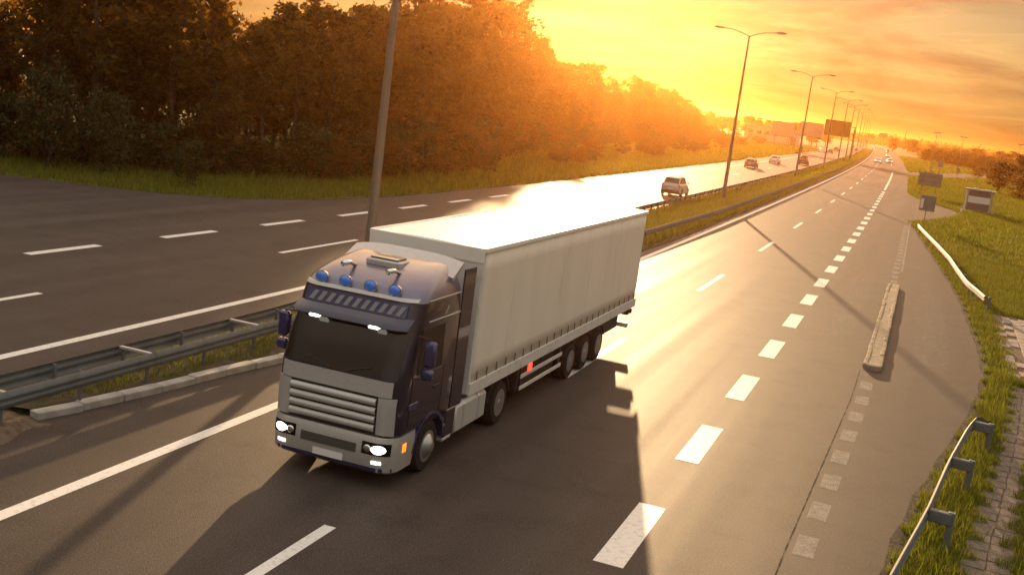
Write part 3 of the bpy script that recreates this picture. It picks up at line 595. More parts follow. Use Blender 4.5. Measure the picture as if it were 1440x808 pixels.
for s in (-1, 1):
    b = MB(); b.slab(lambda y, z: (s * (1.235 - .0 * y), 2.41 + y, z), [0, .28, .55], [1.0, 2, 3.0, 3.55, 3.72], lambda p: (p[0] - s * .03, p[1], p[2])); b.build('side_deflector', 'cab_paint', truck)
    # side window, door seams, handle, step line
    hwz = lambda z: lev(z)[2]
    b = MB(); b.slab(lambda t, z: (s * (hwz(z) + .008), (.62 + .13 * (z - 2.05)) + t * (1.08 - .13 * (z - 2.05)), z), list(np.linspace(0, 1, 5)), [2.02, 2.3, 2.6, 2.82], lambda p: (p[0] - s * .02, p[1], p[2])); b.build('side_window', 'dark_glass', truck)
    b = MB(); b.slab(lambda t, z: (s * (hwz(z) + .006), .50 + t * 1.32, z), [0, .5, 1], [1.12, 1.5, 1.98], lambda p: (p[0] - s * .02, p[1], p[2])); dr = b.build('door', 'cab_paint', truck)
    b = MB(); b.box(s * 1.262 - .015, s * 1.262 + .015, 1.42, 1.70, 1.62, 1.68, .008); b.build('handle', 'black_plastic', dr)
    b = MB(); b.box(s * 1.262 - .008, s * 1.262 + .008, .42, .80, 1.40, 1.52, .006); b.build('blue_badge', 'cab_blue', dr)
    for yy in (.49, 1.835): b = MB(); b.box(s * 1.25 - .004, s * 1.25 + .010, yy - .008, yy + .008, 1.10, 2.0); b.build('door_seam', 'black_plastic', dr)
    for z in (1.105, 1.30): b = MB(); b.box(s * 1.25 - .004, s * 1.25 + .010, .5, 1.83, z - .007, z + .007); b.build('door_seam', 'black_plastic', dr)
    b = MB(); b.box(s * 1.245 - .03, s * 1.245 + .004, 2.24, 2.70, .46, 1.02, .02); b.build('side_skirt', 'cab_paint', truck)
    for z in (2.93, 3.30): b = MB(); b.box(s * hwz(z) - .012, s * hwz(z) + .012, .95, 2.36, z - .012, z + .012, .004); b.build('trim_strip', 'silver', truck)
    # mirrors
    b = MB(); b.box(s * 1.47 - .11, s * 1.47 + .11, .55, .68, 2.22, 2.68, .04); mi = b.build('mirror', 'cab_blue', truck, smooth=40)
    b = MB(); b.box(s * 1.46 - .09, s * 1.46 + .09, .683, .69, 2.26, 2.64, .003); b.build('mirror_glass', 'chrome', mi)
    b = MB(); b.box(s * 1.46 - .11, s * 1.46 + .11, .53, .67, 1.98, 2.18, .04); b.build('mirror', 'cab_blue', truck, smooth=40)
    b = MB(); b.tube([(s * 1.22, .62, 2.72), (s * 1.44, .6, 2.72), (s * 1.46, .6, 2.0), (s * 1.22, .58, 1.96)], .02, 6); b.build('mirror_arm', 'black_plastic', truck)
# silver front face
fpanel('front_panel', 'silver', -1.08, 1.08, 1.68, 1.95, 0.03, 0.05)
fpanel('grille_back', 'black_plastic', -.86, .86, 1.02, 1.67, 0.012, 0.04)
for i in range(4):
    z = 1.055 + i * .157; b = MB(); b.slab(lambda x, t: (x, frontY(x, z) - .03 - .07 * math.sin(math.pi * (.15 + .6 * (1 - t))), z + .112 * t), list(np.linspace(-.84, .84, 15)), [0, .25, .5, .75, 1], lambda p: (p[0], p[1] + .035, p[2])); b.build('grille_slat', 'silver', truck, smooth=40)
for s in (-1, 1): fpanel('grille_side', 'silver', s * .865 if s > 0 else -1.16, 1.16 if s > 0 else -.865, 1.0, 1.665, 0.03, 0.05, nx=7)
BUM = [(0.26, .16, .85, 1.16, .30), (0.33, .04, .92, 1.235, .36), (0.62, -.02, .95, 1.255, .40), (0.86, -.01, .95, 1.255, .40), (0.955, .03, .95, 1.245, .38)]
_bu = np.array(BUM)
def blev(z): return [float(np.interp(z, _bu[:, 0], _bu[:, k])) for k in range(1, 5)]
b = MB(); b.loft([foot(*blev(z), z) for z in (0.26, .33, .45, .62, .75, .86, .955)]); bump = b.build('bumper', 'silver', truck, smooth=40)
fpanel('lower_grille', 'silver_dark', -.55, .55, .62, .78, 0.008, 0.02, L_=blev)
fpanel('lower_lip', 'cab_blue', -1.18, 1.18, .275, .40, 0.006, 0.02, L_=blev)
b = MB(); b.box(-.30, .30, frontY(0, .42, .025, blev), frontY(0, .42, .008, blev), .40, .53, .004); b.build('number_plate', 'plate', truck)
for s in (-1, 1):
    h = fpanel('headlight', 'dark_glass', (.66 if s > 0 else -1.16), (1.16 if s > 0 else -.66), .64, .86, 0.006, 0.02, nx=9, L_=blev)
    for cx, rx, rz, m_ in ((.97, .125, .075, 'headlamp'), (.765, .075, .07, 'chrome')):
        b = MB(); b.loft([[(s * (cx + q * rx * math.cos(a)), frontY(cx + q * rx * math.cos(a), .745 + q * rz * math.sin(a), .010 + d, blev), .745 + q * rz * math.sin(a)) for a in [2 * math.pi * k / 20 for k in range(20)]] for q, d in ((1.0, -.012), (.96, .008), (.6, .016), (.1, .02))]); b.build('bulb' if m_ == 'headlamp' else 'reflector', m_, h, smooth=True)
    fpanel('fog_lamp', 'marker_white', (.86 if s > 0 else -1.03), (1.03 if s > 0 else -.86), .475, .53, 0.010, 0.02, None, 7, 3, blev)
    b = MB(); b.box(s * 1.254 - .012, s * 1.254 + .012, .38, .52, .66, .82, .006); b.build('indicator', 'amber', truck)
    # wheel arch and step
    b = MB(); b.slab(lambda t, w: (s * w, 1.50 - .70 * math.cos(math.pi * t), .50 + .66 * math.sin(math.pi * t)), list(np.linspace(0.02, .98, 13)), [.95, 1.1, 1.262], lambda p: (p[0], 1.5 + (p[1] - 1.5) * .93, .5 + (p[2] - .5) * .93)); b.build('wheel_arch', 'cab_blue', truck, smooth=40)
    for z in (.42, .72): b = MB(); b.box(s * 1.1 - .14, s * 1.1 + .14, 2.22, 2.62, z - .03, z + .03, .01); b.build('step', 'silver', truck)
    b = MB(); b.box(min(s * .95, s * .55), max(s * .95, s * .55), .9, 2.6, .5, .94); b.build('frame_side', 'chassis', truck)
    b = MB(); b.box(min(s * .72, s * 1.245), max(s * .72, s * 1.245), 2.74, 4.40, .38, 1.0, .07)
    b.build('fuel_tank', 'tank', truck, smooth=40)
    for yy in (3.15, 3.95): b = MB(); b.box(min(s * .70, s * 1.25), max(s * .70, s * 1.25), yy - .03, yy + .03, .372, 1.008, .07); b.build('tank_strap', 'silver', truck)
    b = MB(); b.slab(lambda t, w: (s * w, 5.25 - .66 * math.cos(math.pi * t), .52 + .62 * math.sin(math.pi * t)), list(np.linspace(.05, .95, 11)), [.62, 1.2], lambda p: (p[0], 5.25 + (p[1] - 5.25) * .95, .52 + (p[2] - .52) * .95)); b.build('rear_fender', 'black_plastic', truck, smooth=40)
    b = MB(); b.box(min(s * .42, s * .5), max(s * .42, s * .5), 2.4, 6.2, .62, .88); b.build('chassis_rail', 'chassis', truck)
def wheel_meshes(rad, wid, dish, dual=False):
    w = wid
    b = MB(); b.lathe_x([(rad * .58, -w / 2), (rad * .66, -w / 2 - .005), (rad * .90, -w / 2), (rad * .98, -w * .38), (rad, -w * .25), (rad, w * .25), (rad * .98, w * .38), (rad * .90, w / 2), (rad * .66, w / 2 + .005), (rad * .58, w / 2)], 0, 0, 0, 32); ty = b.mesh('tyre', 'rubber', 40)
    o = w / 2
    if dish > 0: pr = [(rad * .60, o + .012), (rad * .57, o + .012), (rad * .52, o - dish), (rad * .30, o - dish), (rad * .27, o - dish * .2), (rad * .18, o - dish * .2), (rad * .16, o + .02), (.01, o + .025)]
    else: pr = [(rad * .60, o + .012), (rad * .56, o + .012), (rad * .50, o - .02), (rad * .44, o + .03), (rad * .26, o + .08), (rad * .20, o + .11), (rad * .12, o + .12), (.01, o + .12)]
    b = MB(); b.lathe_x(pr, 0, 0, 0, 28)
    return ty, b.mesh('rim', 'rim', 35)
WF = wheel_meshes(.50, .34, -1); WD = wheel_meshes(.50, .62, .16); WT = wheel_meshes(.49, .40, .11)
nutb = MB(); nutb.lathe_x([(.018, -.02), (.018, .03), (.004, .035)], 0, 0, 0, 6); NUT = nutb.mesh('wheel_nut', 'chrome')
def wheel(parent, me, x, y, z, s, nuts=0, nr=.17, no=.1):
    e = obj('wheel', None, parent, (x, y, z), 0 if s > 0 else math.pi); e.rotation_euler[0] = random.uniform(0, 3)
    obj('tyre', me[0], e); r = obj('rim', me[1], e)
for s in (-1, 1):
    wheel(truck, WF, s * 1.06, 1.50, .50, s); wheel(truck, WD, s * .92, 5.25, .50, s)
    for yy in (10.35, 11.66, 12.97): wheel(truck, WT, s * 1.04, yy, .49, s)
# trailer body
T0, T1, HW, ZT = 3.25, 16.70, 1.255, 4.05
b = MB(); b.box(-HW + .02, HW - .02, T0 + .03, T1 - .03, 1.12, ZT - .10); trailer = b.build('trailer_box', 'trailer_frame', truck)
for s in (-1, 1):
    # curtain side with slight billow between the hidden posts
    ysT = list(np.linspace(T0 + .10, T1 - .12, 61))
    b = MB(); b.slab(lambda y, z: (s * (HW - .012 + .005 * math.sin((y - T0) * math.pi / 1.68) ** 2 * math.sin(math.pi * (z - 1.3) / 2.7) + .003 * math.sin(y * 11)), y, z), ysT, list(np.linspace(1.335, ZT - .10, 8)), lambda p: (p[0] - s * .02, p[1], p[2])); b.build('side_curtain', 'trailer_tarp', trailer, smooth=True)
    b = MB(); b.box(s * (HW + .004) - .02, s * (HW + .004) + .02, T0, T1, 1.07, 1.33, .008); b.build('side_beam', 'trailer_frame', trailer)
    b = MB(); b.box(s * (HW - .01) - .035, s * (HW - .01) + .035, T0 - .01, T1 + .01, ZT - .098, ZT + .0, .015); b.build('roof_rail', 'trailer_roof', trailer)
    sb = MB(); sb.box(-.006, .006, -.02, .02, -.09, .09); sbm = sb.mesh('curtain_buckle', 'strap')
    for i in range(24): obj('curtain_buckle', sbm, trailer, (s * (HW + .012), T0 + .35 + i * .555, 1.43))
    for z in (.52, .80):
        b = MB(); b.box(s * 1.20 - .015, s * 1.20 + .015, 6.6, 9.65, z - .05, z + .05, .01); b.build('side_guard', 'trailer_frame', truck)
    for yy in (6.7, 8.1, 9.55): b = MB(); b.box(s * 1.17 - .03, s * 1.17 + .012, yy - .03, yy + .03, .46, 1.08); b.build('guard_post', 'chassis', truck)
    b = MB(); b.box(s * .55 - .07, s * .55 + .07, 6.15, 6.35, .12, 1.1, .01); b.build('landing_leg', 'chassis', truck)
    b = MB(); b.box(s * 1.235 - .012, s * 1.235 + .02, 6.95, 7.20, .86, 1.04, .01); b.build('side_marker', 'red_lit', truck)
    for yy in (10.35, 11.66, 12.97):
        b = MB(); b.slab(lambda t, w: (s * w, yy - .58 * math.cos(math.pi * t), .50 + .53 * math.sin(math.pi * t)), list(np.linspace(.12, .88, 9)), [.85, 1.24], lambda p: (p[0], p[1], p[2] - .015)); b.build('mudguard', 'black_plastic', truck, smooth=40)
    b = MB(); b.box(s * .5 - .06, s * .5 + .06, T0 + .1, T1 - .1, .92, 1.115); b.build('trailer_rail', 'chassis', truck)
    b = MB(); b.box(s * .62 - .60, s * .62 + .60, T1 - .028, T1 + .02, 1.16, ZT - .12, .01); dr = b.build('rear_door', 'trailer_frame', trailer)
    for x in (.25, .95): b = MB(); b.tube([(s * x, T1 + .05, 1.15), (s * x, T1 + .05, 3.8)], .02, 6); b.build('lock_rod', 'chrome', dr)
    b = MB(); b.box(s * 1.0 - .2, s * 1.0 + .2, T1 - .02, T1 + .06, .82, .98, .02); b.build('tail_light', 'red_lens', truck)
b = MB(); b.slab(lambda x, y: (x, y, ZT - .02 + .035 * (1 - (x / 1.2) ** 2) + .004 * math.sin(y * 3.1)), list(np.linspace(-1.215, 1.215, 9)), list(np.linspace(T0 + .02, T1 - .02, 30)), lambda p: (p[0], p[1], p[2] - .05)); b.build('roof_sheet', 'trailer_roof', trailer, smooth=40)
b = MB(); b.box(-HW + .01, HW - .01, T0 - .02, T0 + .025, 1.10, ZT - .11, .01); b.build('front_wall', 'trailer_frame', trailer)
b = MB(); b.box(-HW + .002, HW - .002, T0 - .035, T0 + .03, ZT - .30, ZT - .002, .012); b.build('front_cap', 'trailer_roof', trailer)
b = MB(); b.box(-1.2, 1.2, T1 - .35, T1 - .22, .42, .56, .01); b.build('underrun_bar', 'trailer_frame', truck)
b = MB(); b.box(-1.15, 1.15, T1 - .3, T1 - .06, .80, 1.06, .01); b.build('rear_crossbeam', 'chassis', truck)
for yy in (1.5, 5.25, 10.35, 11.66, 12.97): b = MB(); b.tube([(-.9, yy, .5), (.9, yy, .5)], .07, 8); b.build('axle', 'chassis', truck)
b = MB(); b.box(-.5, .5, 4.6, 5.9, .9, 1.0); b.build('fifth_wheel', 'chassis', truck)
b = MB(); b.box(-1.05, 1.05, 6.75, 9.5, .36, 1.06, .04); b.build('mid_shade_block', 'chassis', truck)  # added box that closes the sun gap under the middle of the trailer
b = MB(); b.box(-.95, .95, 13.75, 16.1, .42, .91, .05); b.build('rear_shade_block', 'chassis', truck)  # added block behind the rear axles, keeps the trailer's shadow solid
b = MB(); b.box(-.8, .8, 9.9, 13.5, .30, .9, .03); b.build('axle_shade_block', 'chassis', truck)  # added filler between the trailer wheels, stops sunlight passing below

# ------------------------------------------------------------------ cars
def rsec(hw, z0, z1, y, r=.16, n=4):
    r = min(r, hw * .45, (z1 - z0) * .45); p = []
    for cx, cz, a0 in ((hw - r, z0 + r, -90), (hw - r, z1 - r, 0), (-hw + r, z1 - r, 90), (-hw + r, z0 + r, 180)):
        for k in range(n): a = R(a0 + 90 * k / (n - 1)); p.append((cx + r * math.cos(a), y, cz + r * math.sin(a)))
    return p
WC = wheel_meshes(.31, .2, .04)
def make_car(kind, paint):
    """front at y=-2.1, rear at y=+2.1 (local); returns Empty with parts"""
    t = thing('car', 'x', 'car', (0, 0, 0)); h = {'hatch': 1.47, 'sedan': 1.44, 'suv': 1.68, 'van': 1.95}[kind]; gl = {'hatch': 0, 'sedan': -.45, 'suv': .05, 'van': .1}[kind]
    bz = .98 if kind in ('hatch', 'sedan') else 1.08
    body = [(-2.12, .60, .38, .62), (-2.05, .74, .26, .72), (-1.6, .83, .20, .84), (-.95, .87, .18, bz - .04), (0, .885, .18, bz), (1.4, .88, .18, bz + .02), (1.85, .86, .22, bz + (.02 if kind != 'sedan' else 0)), (2.06, .80, .28, bz - .06), (2.12, .72, .38, bz - .16)]
    b = MB(); b.loft([rsec(hw, z0, z1, y, .2) for y, hw, z0, z1 in body]); bo = b.build('body', paint, t, smooth=50)
    gh = [(-1.05, .72, bz - .12, bz + .0), (-.45, .69, bz - .12, h - .14), (-.1, .655, bz - .12, h - .02), (.6, .645, bz - .12, h), (1.25 + gl, .64, bz - .12, h - .04), (1.55 + gl, .66, bz - .12, h - .14), (1.98 + gl, .72, bz - .12, bz + .02)]
    b = MB(); b.loft([rsec(hw, z0, z1, y, .14) for y, hw, z0, z1 in gh]); b.build('roof', paint, t, smooth=50)
    def q(name, m, pts, n): # thin panel
        n = Vector(n).normalized() * .02; v = [Vector(p) for p in pts]; b = MB(); b.add([p + n for p in v] + [p - n * .5 for p in v], [(0, 1, 2, 3), (7, 6, 5, 4), (0, 4, 5, 1), (1, 5, 6, 2), (2, 6, 7, 3), (3, 7, 4, 0)]); return b.build(name, m, t)
    ya, za, yb, zb = 1.57 + gl, h - .16, 1.95 + gl, bz + .06
    q('rear_window', 'dark_glass', [(-.56, ya, za), (.56, ya, za), (.62, yb, zb), (-.62, yb, zb)], (0, 1, .9))
    q('windscreen', 'dark_glass', [(-.56, -.47, h - .17), (.56, -.47, h - .17), (.63, -1.0, bz + .04), (-.63, -1.0, bz + .04)], (0, -1, 1.1))
    for s in (-1, 1):
        q('side_window', 'dark_glass', [(s * .70, -.80, bz + .04), (s * .70, .42, bz + .04), (s * .65, .42, h - .15), (s * .65, -.36, h - .15)], (s, 0, .12))
        q('side_window', 'dark_glass', [(s * .70, .50, bz + .04), (s * .70, 1.55 + gl, bz + .04), (s * .655, 1.32 + gl, h - .15), (s * .65, .50, h - .15)], (s, 0, .12))
        b = MB(); b.box(s * .66 - .13, s * .66 + .13, 1.98, 2.10, bz - .30, bz - .08, .02); b.build('tail_light', 'red_lens', t)
        b = MB(); b.box(s * .60 - .15, s * .60 + .15, -2.10, -1.98, .58, .70, .02); b.build('headlight', 'marker_white', t)
        b = MB(); b.box(s * .92 - .09, s * .92 + .09, -.72, -.58, bz + .0, bz + .14, .03); b.build('mirror', paint, t)
        for yy in (-1.3, 1.3):
            e = obj('wheel', None, t, (s * .79, yy, .31), 0 if s > 0 else math.pi); obj('tyre', WC[0], e); obj('rim', WC[1], e)
            b = MB(); b.loft([[(s * (.895 - d), yy + .37 * math.cos(a), max(.2, .33 + .37 * math.sin(a))) for a in [2 * math.pi * k / 16 for k in range(16)]] for d in (0, .05)]); b.build('wheel_arch', 'black_plastic', t)
    b = MB(); b.box(-.76, .76, 2.0, 2.16, .30, .52, .04); b.build('rear_bumper', paint if kind != 'suv' else 'black_plastic', t)
    b = MB(); b.box(-.76, .76, -2.16, -2.0, .28, .48, .04); b.build('front_bumper', 'black_plastic', t)
    b = MB(); b.box(-.26, .26, 2.125 if kind != 'sedan' else 2.13, 2.15, .60, .71); b.build('number_plate', 'plate', t)
    return t
cars = {}
def car(kind, paint, x, y, rev, label):
    """rev: drives away (rear towards the viewer)"""
    k = (kind, paint)
    if k not in cars: o = cars[k] = make_car(kind, paint)
    else: o = copy_tree(cars[k])
    o.location = (x, y, 0); o.rotation_euler = (0, 0, heading(y) + (math.pi if rev else 0)); o['label'] = label; o['group'] = 'cars driving away' if rev else 'cars coming closer'
car('suv', 'car_silver', -19.9, 96.5, True, 'silver car nearest to the viewer in the lane beside the median')
car('hatch', 'car_grey', -25.5, 178.5, True, 'grey hatchback in the outer lane, second nearest of the cars driving away')
car('hatch', 'car_white', -26.3, 213, True, 'white hatchback in the outer lane ahead of the grey hatchback')
car('van', 'car_dark', -22.6, 228, True, 'tall dark car in the lane beside the median, behind a lamp post')
car('sedan', 'car_white', -32.6, 380, True, 'white saloon far off, left of the dark car beside it')
car('hatch', 'car_dark', -30.9, 392, True, 'dark hatchback far off beside a white saloon')
car('suv', 'car_dark', -33.6, 452, True, 'dark car far ahead below the green sign')
car('sedan', 'car_dark', -30.2, 521, True, 'small dark saloon seen beneath the green sign edge')
car('hatch', 'car_red', -36.6, 601, True, 'tiny reddish car far up the left carriageway')
car('hatch', 'car_white', -44, 780, True, 'tiny white car near the far bend of the left carriageway')
car('sedan', 'car_white', -13.2, 338, False, 'white oncoming saloon in the lane nearer the median')
car('sedan', 'car_silver', -10.6, 356, False, 'silver oncoming saloon nearest to the right road edge')
car('hatch', 'car_white', -14.9, 470, False, 'white oncoming hatchback following the silver saloon')
car('van', 'car_dark', -19.6, 600, False, 'dark oncoming van behind the white hatchback')
car('hatch', 'car_white', -33.5, 860, False, 'tiny white oncoming car below the far gantry')
car('sedan', 'car_white', -41.0, 960, False, 'tiny oncoming car farthest up the road by the median')

# ------------------------------------------------------------------ vegetation
def leaves(cent, spread, n_per, size, seed):
    r = np.random.default_rng(seed); n = len(cent) * n_per
    c = np.repeat(cent, n_per, axis=0) + r.normal(size=(n, 3)) * np.array([1, 1, .8]) * np.repeat(spread, n_per)[:, None]
    a = r.normal(size=(n, 3)); a /= np.linalg.norm(a, axis=1)[:, None]; b = np.cross(a, r.normal(size=(n, 3))); b /= np.linalg.norm(b, axis=1)[:, None] + 1e-9
    s = size * r.uniform(.6, 1.35, n)[:, None]
    v = np.stack([c - a * s, c + b * s * .55, c + a * s, c - b * s * .55], 1).reshape(-1, 3)
    return v, np.arange(n * 4).reshape(n, 4)
def tree_meshes(name, seed, H=10.0, spread=2.6, crown0=.28, n_limbs=22, leafn=34, leaf=.13, leafmat='leaf', slim=1.0):
    """unit tree of height H: trunk+limbs mesh, leaf mesh"""
    r = random.Random(seed); wood = MB(); tips = []; tsp = []
    lean = Vector((r.uniform(-.5, .5), r.uniform(-.5, .5), 0))
    tr = [Vector((lean.x * (k / 7) ** 1.5 + r.uniform(-.08, .08) * k / 3, lean.y * (k / 7) ** 1.5 + r.uniform(-.08, .08) * k / 3, H * .93 * k / 7 - .1 * (k == 0))) for k in range(8)]
    wood.tube(tr, [.17 * H / 10 * (1 - .88 * k / 7) + .012 for k in range(8)], 8)
    def at(t):
        f = t * 7; i = min(int(f), 6); return tr[i].lerp(tr[i + 1], f - i)
    for i in range(n_limbs):
        t = crown0 + (1 - crown0) * ((i + r.random()) / n_limbs) ** 1.05; p0 = at(min(t, .99)); az = i * 2.4 + r.uniform(-.5, .5)
        prof = math.sin(math.pi * min(1, .18 + .82 * (t - crown0) / (1 - crown0) * .92)) ** .75
        ln = spread * slim * prof * r.uniform(.6, 1.2) + .35; up = r.uniform(.25, .95) + .5 * t
        d = Vector((math.cos(az), math.sin(az), up)).normalized(); mid = p0 + d * ln * .55 + Vector((r.uniform(-.15, .15), r.uniform(-.15, .15), .0)); end = p0 + d * ln + Vector((0, 0, -.12 * ln + r.uniform(-.2, .3)))
        wood.tube([p0, mid, end], [.05 * H / 10, .03, .008], 5, caps=False)
        for k in range(r.randint(4, 7)):
            q = mid.lerp(end, r.uniform(-.3, 1.0)); dd = Vector((r.gauss(0, 1), r.gauss(0, 1), r.gauss(.25, .7))).normalized() * ln * r.uniform(.15, .42)
            e = q + dd; wood.tube([q, e], [.014, .005], 4, caps=False); tips.append(e); tsp.append(r.uniform(.13, .34) * (.5 + .14 * spread)); 
            if r.random() < .5: tips.append(q.lerp(e, .5)); tsp.append(r.uniform(.12, .26))
        tips.append(end); tsp.append(.3)
    tips.append(tr[-1]); tsp.append(.3)
    v, f = leaves(np.array([tuple(p) for p in tips]), np.array(tsp), leafn, leaf, seed)
    return wood.mesh(name + '_trunk', 'bark', True), fast_mesh(name + '_crown', v, f, leafmat)
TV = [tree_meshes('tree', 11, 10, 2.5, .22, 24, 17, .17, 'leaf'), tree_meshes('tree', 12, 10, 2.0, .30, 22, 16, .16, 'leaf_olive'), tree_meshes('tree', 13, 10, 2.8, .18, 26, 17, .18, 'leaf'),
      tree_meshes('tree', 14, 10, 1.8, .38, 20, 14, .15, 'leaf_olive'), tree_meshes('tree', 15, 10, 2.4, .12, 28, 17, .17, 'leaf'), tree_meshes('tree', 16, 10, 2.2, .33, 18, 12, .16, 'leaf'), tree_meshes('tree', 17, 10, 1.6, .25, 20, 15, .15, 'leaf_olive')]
SV = [tree_meshes('shrub', 21, 3.0, 1.5, .04, 20, 17, .10, 'leaf_shrub'), tree_meshes('shrub', 22, 3.0, 1.2, .02, 18, 17, .09, 'leaf_shrub'), tree_meshes('shrub', 23, 3.0, 1.8, .03, 22, 17, .11, 'leaf')]
def plant(name, v, x, y, sc, sz, label, cat, group=None, z=0.0):
    t = thing(name, label, cat, (x, y, z), random.uniform(0, 6.28), group); t.scale = (sc, sc, sz)
    obj('trunk', v[0], t); obj('crown', v[1], t); return t
wood_front = interp([(-74, 36), (-58, 42), (-50, 46), (-44, 50), (-40, 54), (-37, 60), (-35.5, 70), (-36.5, 84), (-39.5, 98), (-43, 116), (-46, 138), (-49, 160), (-52, 190), (-55, 225), (-58, 268), (-61, 310), (-63, 345), (-65, 372)])
hfun = lambda y: float(np.interp(y, [36, 50, 66, 76, 93, 108, 122, 132, 142, 155, 175, 203, 248, 308, 346, 370], [13.0, 12.8, 12.4, 12.6, 12.4, 12.2, 14.2, 15.0, 13.4, 12.0, 10.6, 10.6, 10.8, 9.9, 7.8, 4.5]))
WL = 'leafy tree in the dense wood along the left carriageway'
k = 0
for row, (off, step, hs) in enumerate([(1.0, 3.2, .84), (4.0, 3.5, 1.04), (7.6, 4.6, .92)]):
    y = 36 + row * .7
    while y < 368 - row * 2:
        h = hfun(y) * hs * (.86 if row == 2 and y < 85 else 1) * (random.choice((.70, .84, .92, .98, 1.04, 1.14)) * random.uniform(.95, 1.05))
        x = wood_front(y) - off - random.uniform(0, 2.2)
        slope = .55 if y < 56 else 1.0      # the edge of the wood runs sideways here
        v = random.choice(TV); s = h / 10
        plant('tree', v, x, y + (off * .5 if y < 60 else 0), s * random.uniform(.85, 1.2), s, WL, 'tree', 'trees of the left wood'); k += 1
        y += step * random.uniform(.75, 1.35) * slope * float(np.interp(y, [100, 160, 300], [1.0, 1.35, 1.9]))
y = 37
while y < 368:
    x = wood_front(y) + random.uniform(-.6, 1.2); s = random.uniform(.55, 1.15)
    plant('shrub', random.choice(SV), x, y, s * 1.15, s * random.uniform(.8, 1.2), 'undergrowth shrub along the front edge of the left wood', 'shrub', 'undergrowth of the left wood')
    y += random.uniform(1.4, 2.6) * (.5 if y < 56 else 1.0) * float(np.interp(y, [80, 150, 300], [1, 1.6, 2.6]))
_r = np.random.default_rng(31); cc = []
for i in range(7000):
    y = 36 + 324 * _r.random() ** 1.25; h = hfun(y) * (.62 if y < 85 else .78)
    cc.append((wood_front(y) - _r.uniform(8, 24) , y + (6 * _r.random() if y < 60 else 0), h * _r.random() ** .8))
v, f = leaves(np.array(cc), np.full(len(cc), .75), 16, .24, 33)
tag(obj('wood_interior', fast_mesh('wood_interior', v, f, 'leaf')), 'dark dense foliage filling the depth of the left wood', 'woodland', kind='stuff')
for i in range(26):
    y = random.uniform(78, 250); x = float(np.interp(y, [78, 130, 250], [-33.5, -36, -42])) - random.uniform(0, 1) * (y - 70) * .05; s = random.uniform(.4, .8)
    plant('shrub', SV[i % 3], x, y, s * 1.2, s, 'low scrub bush in the verge in front of the left wood', 'shrub', 'verge scrub before the left wood')
plant('shrub', SV[1], -35.75, 49.4, .62, .72, 'small lone pale bush in the grass verge left of the lamp post', 'shrub')
plant('shrub', SV[0], -42.5, 46.8, 1.0, 1.45, 'tall pale shrub at the dark left edge of the wood', 'shrub')
plant('shrub', SV[1], -39.8, 48.4, .9, 1.3, 'upright pale shrub between the tall pale shrub and the lone bush', 'shrub')
# right bushes beside the shelter
for i, (x, y, s, h) in enumerate([(12.6, 222, 1.6, 5.6), (16, 215, 1.7, 7.2), (18.5, 205, 1.7, 6.6), (15.6, 203, 1.2, 3.6), (20, 220, 2.1, 8.2), (13.6, 236, 1.6, 5.0), (17.2, 190, 1.1, 3.0), (22, 200, 2.0, 7.0), (18, 238, 1.9, 7.0), (24, 232, 2.0, 8.5)]):
    plant('bush', TV[(2, 4)[i % 2]] if h > 4 else SV[2], x, y, s * (.55 if h > 4 else 1.2), h / (10 if h > 4 else 3), '%s dark roadside bush at the right edge beyond the bus shelter' % ('big' if h > 4 else 'low'), 'bush', 'big bushes beyond the bus shelter' if h > 4 else 'low bushes beyond the bus shelter')
# hedges and trees beyond the side road
for i in range(70):
    t = i / 69; x = -3 + 78 * t + random.uniform(-2, 2); y = 520 - 150 * t + random.uniform(-8, 8); h = random.uniform(3.0, 4.8)
    plant('bush', SV[2], x, y, h / 3 * 1.5, h / 3, 'dark bush in the hedge line beyond the side road', 'bush', 'hedge line beyond the side road')
for i in range(26):
    t = i / 25; x = 14 + 40 * t + random.uniform(-2, 2); y = 330 - 60 * t + random.uniform(-8, 8); h = random.uniform(2.2, 4.4)
    plant('bush', SV[2], x, y, h / 3 * 1.5, h / 3, 'dark bush at the right edge behind the side road', 'bush', 'bushes right of the side road')
for i in range(46):
    t = i / 45; x = -24 + 170 * t + random.uniform(-4, 4); y = 760 - 240 * t + random.uniform(-20, 20); h = random.uniform(5.5, 9)
    plant('tree', TV[(2, 4)[i % 2]], x, y, h / 10 * 1.7, h / 10, 'distant tree on the right-hand skyline', 'tree', 'trees on the right skyline')
# bushes on the slope left of the left carriageway
for i in range(46):
    t = random.random(); y = 215 + 330 * t; x = -44 - 16 * random.random() - 14 * t + (0 if y > 300 else 3); h = random.uniform(1.3, 2.8)
    plant('bush', SV[i % 3], x, y, h / 3 * 1.8, h / 3, 'low bush on the grassy slope below the billboards', 'bush', 'bushes below the billboards')
for i in range(34):
    t = i / 33; y = 470 + 60 * random.random(); x = -112 + 70 * t; h = random.uniform(6.5, 9.2)
    plant('tree', TV[i % 5], x, y, h / 10 * 1.7, h / 10, 'distant tree behind the long pale building', 'tree', 'trees behind the pale building')
# far woodland on the horizon, one mass
r = np.random.default_rng(5); cc = []
for i in range(1500):
    x = r.uniform(-420, 330); y = r.uniform(1150, 1400) - abs(x) * .15; cc.append((x, y, abs(r.normal(0, 2.8)) + 1.2))
v, f = leaves(np.array(cc), np.full(len(cc), 2.6), 22, 1.3, 3)
tag(obj('distant_woodland', fast_mesh('distant_woodland', v, f, 'leaf')), 'hazy dark band of woodland along the horizon', 'woodland', kind='stuff')

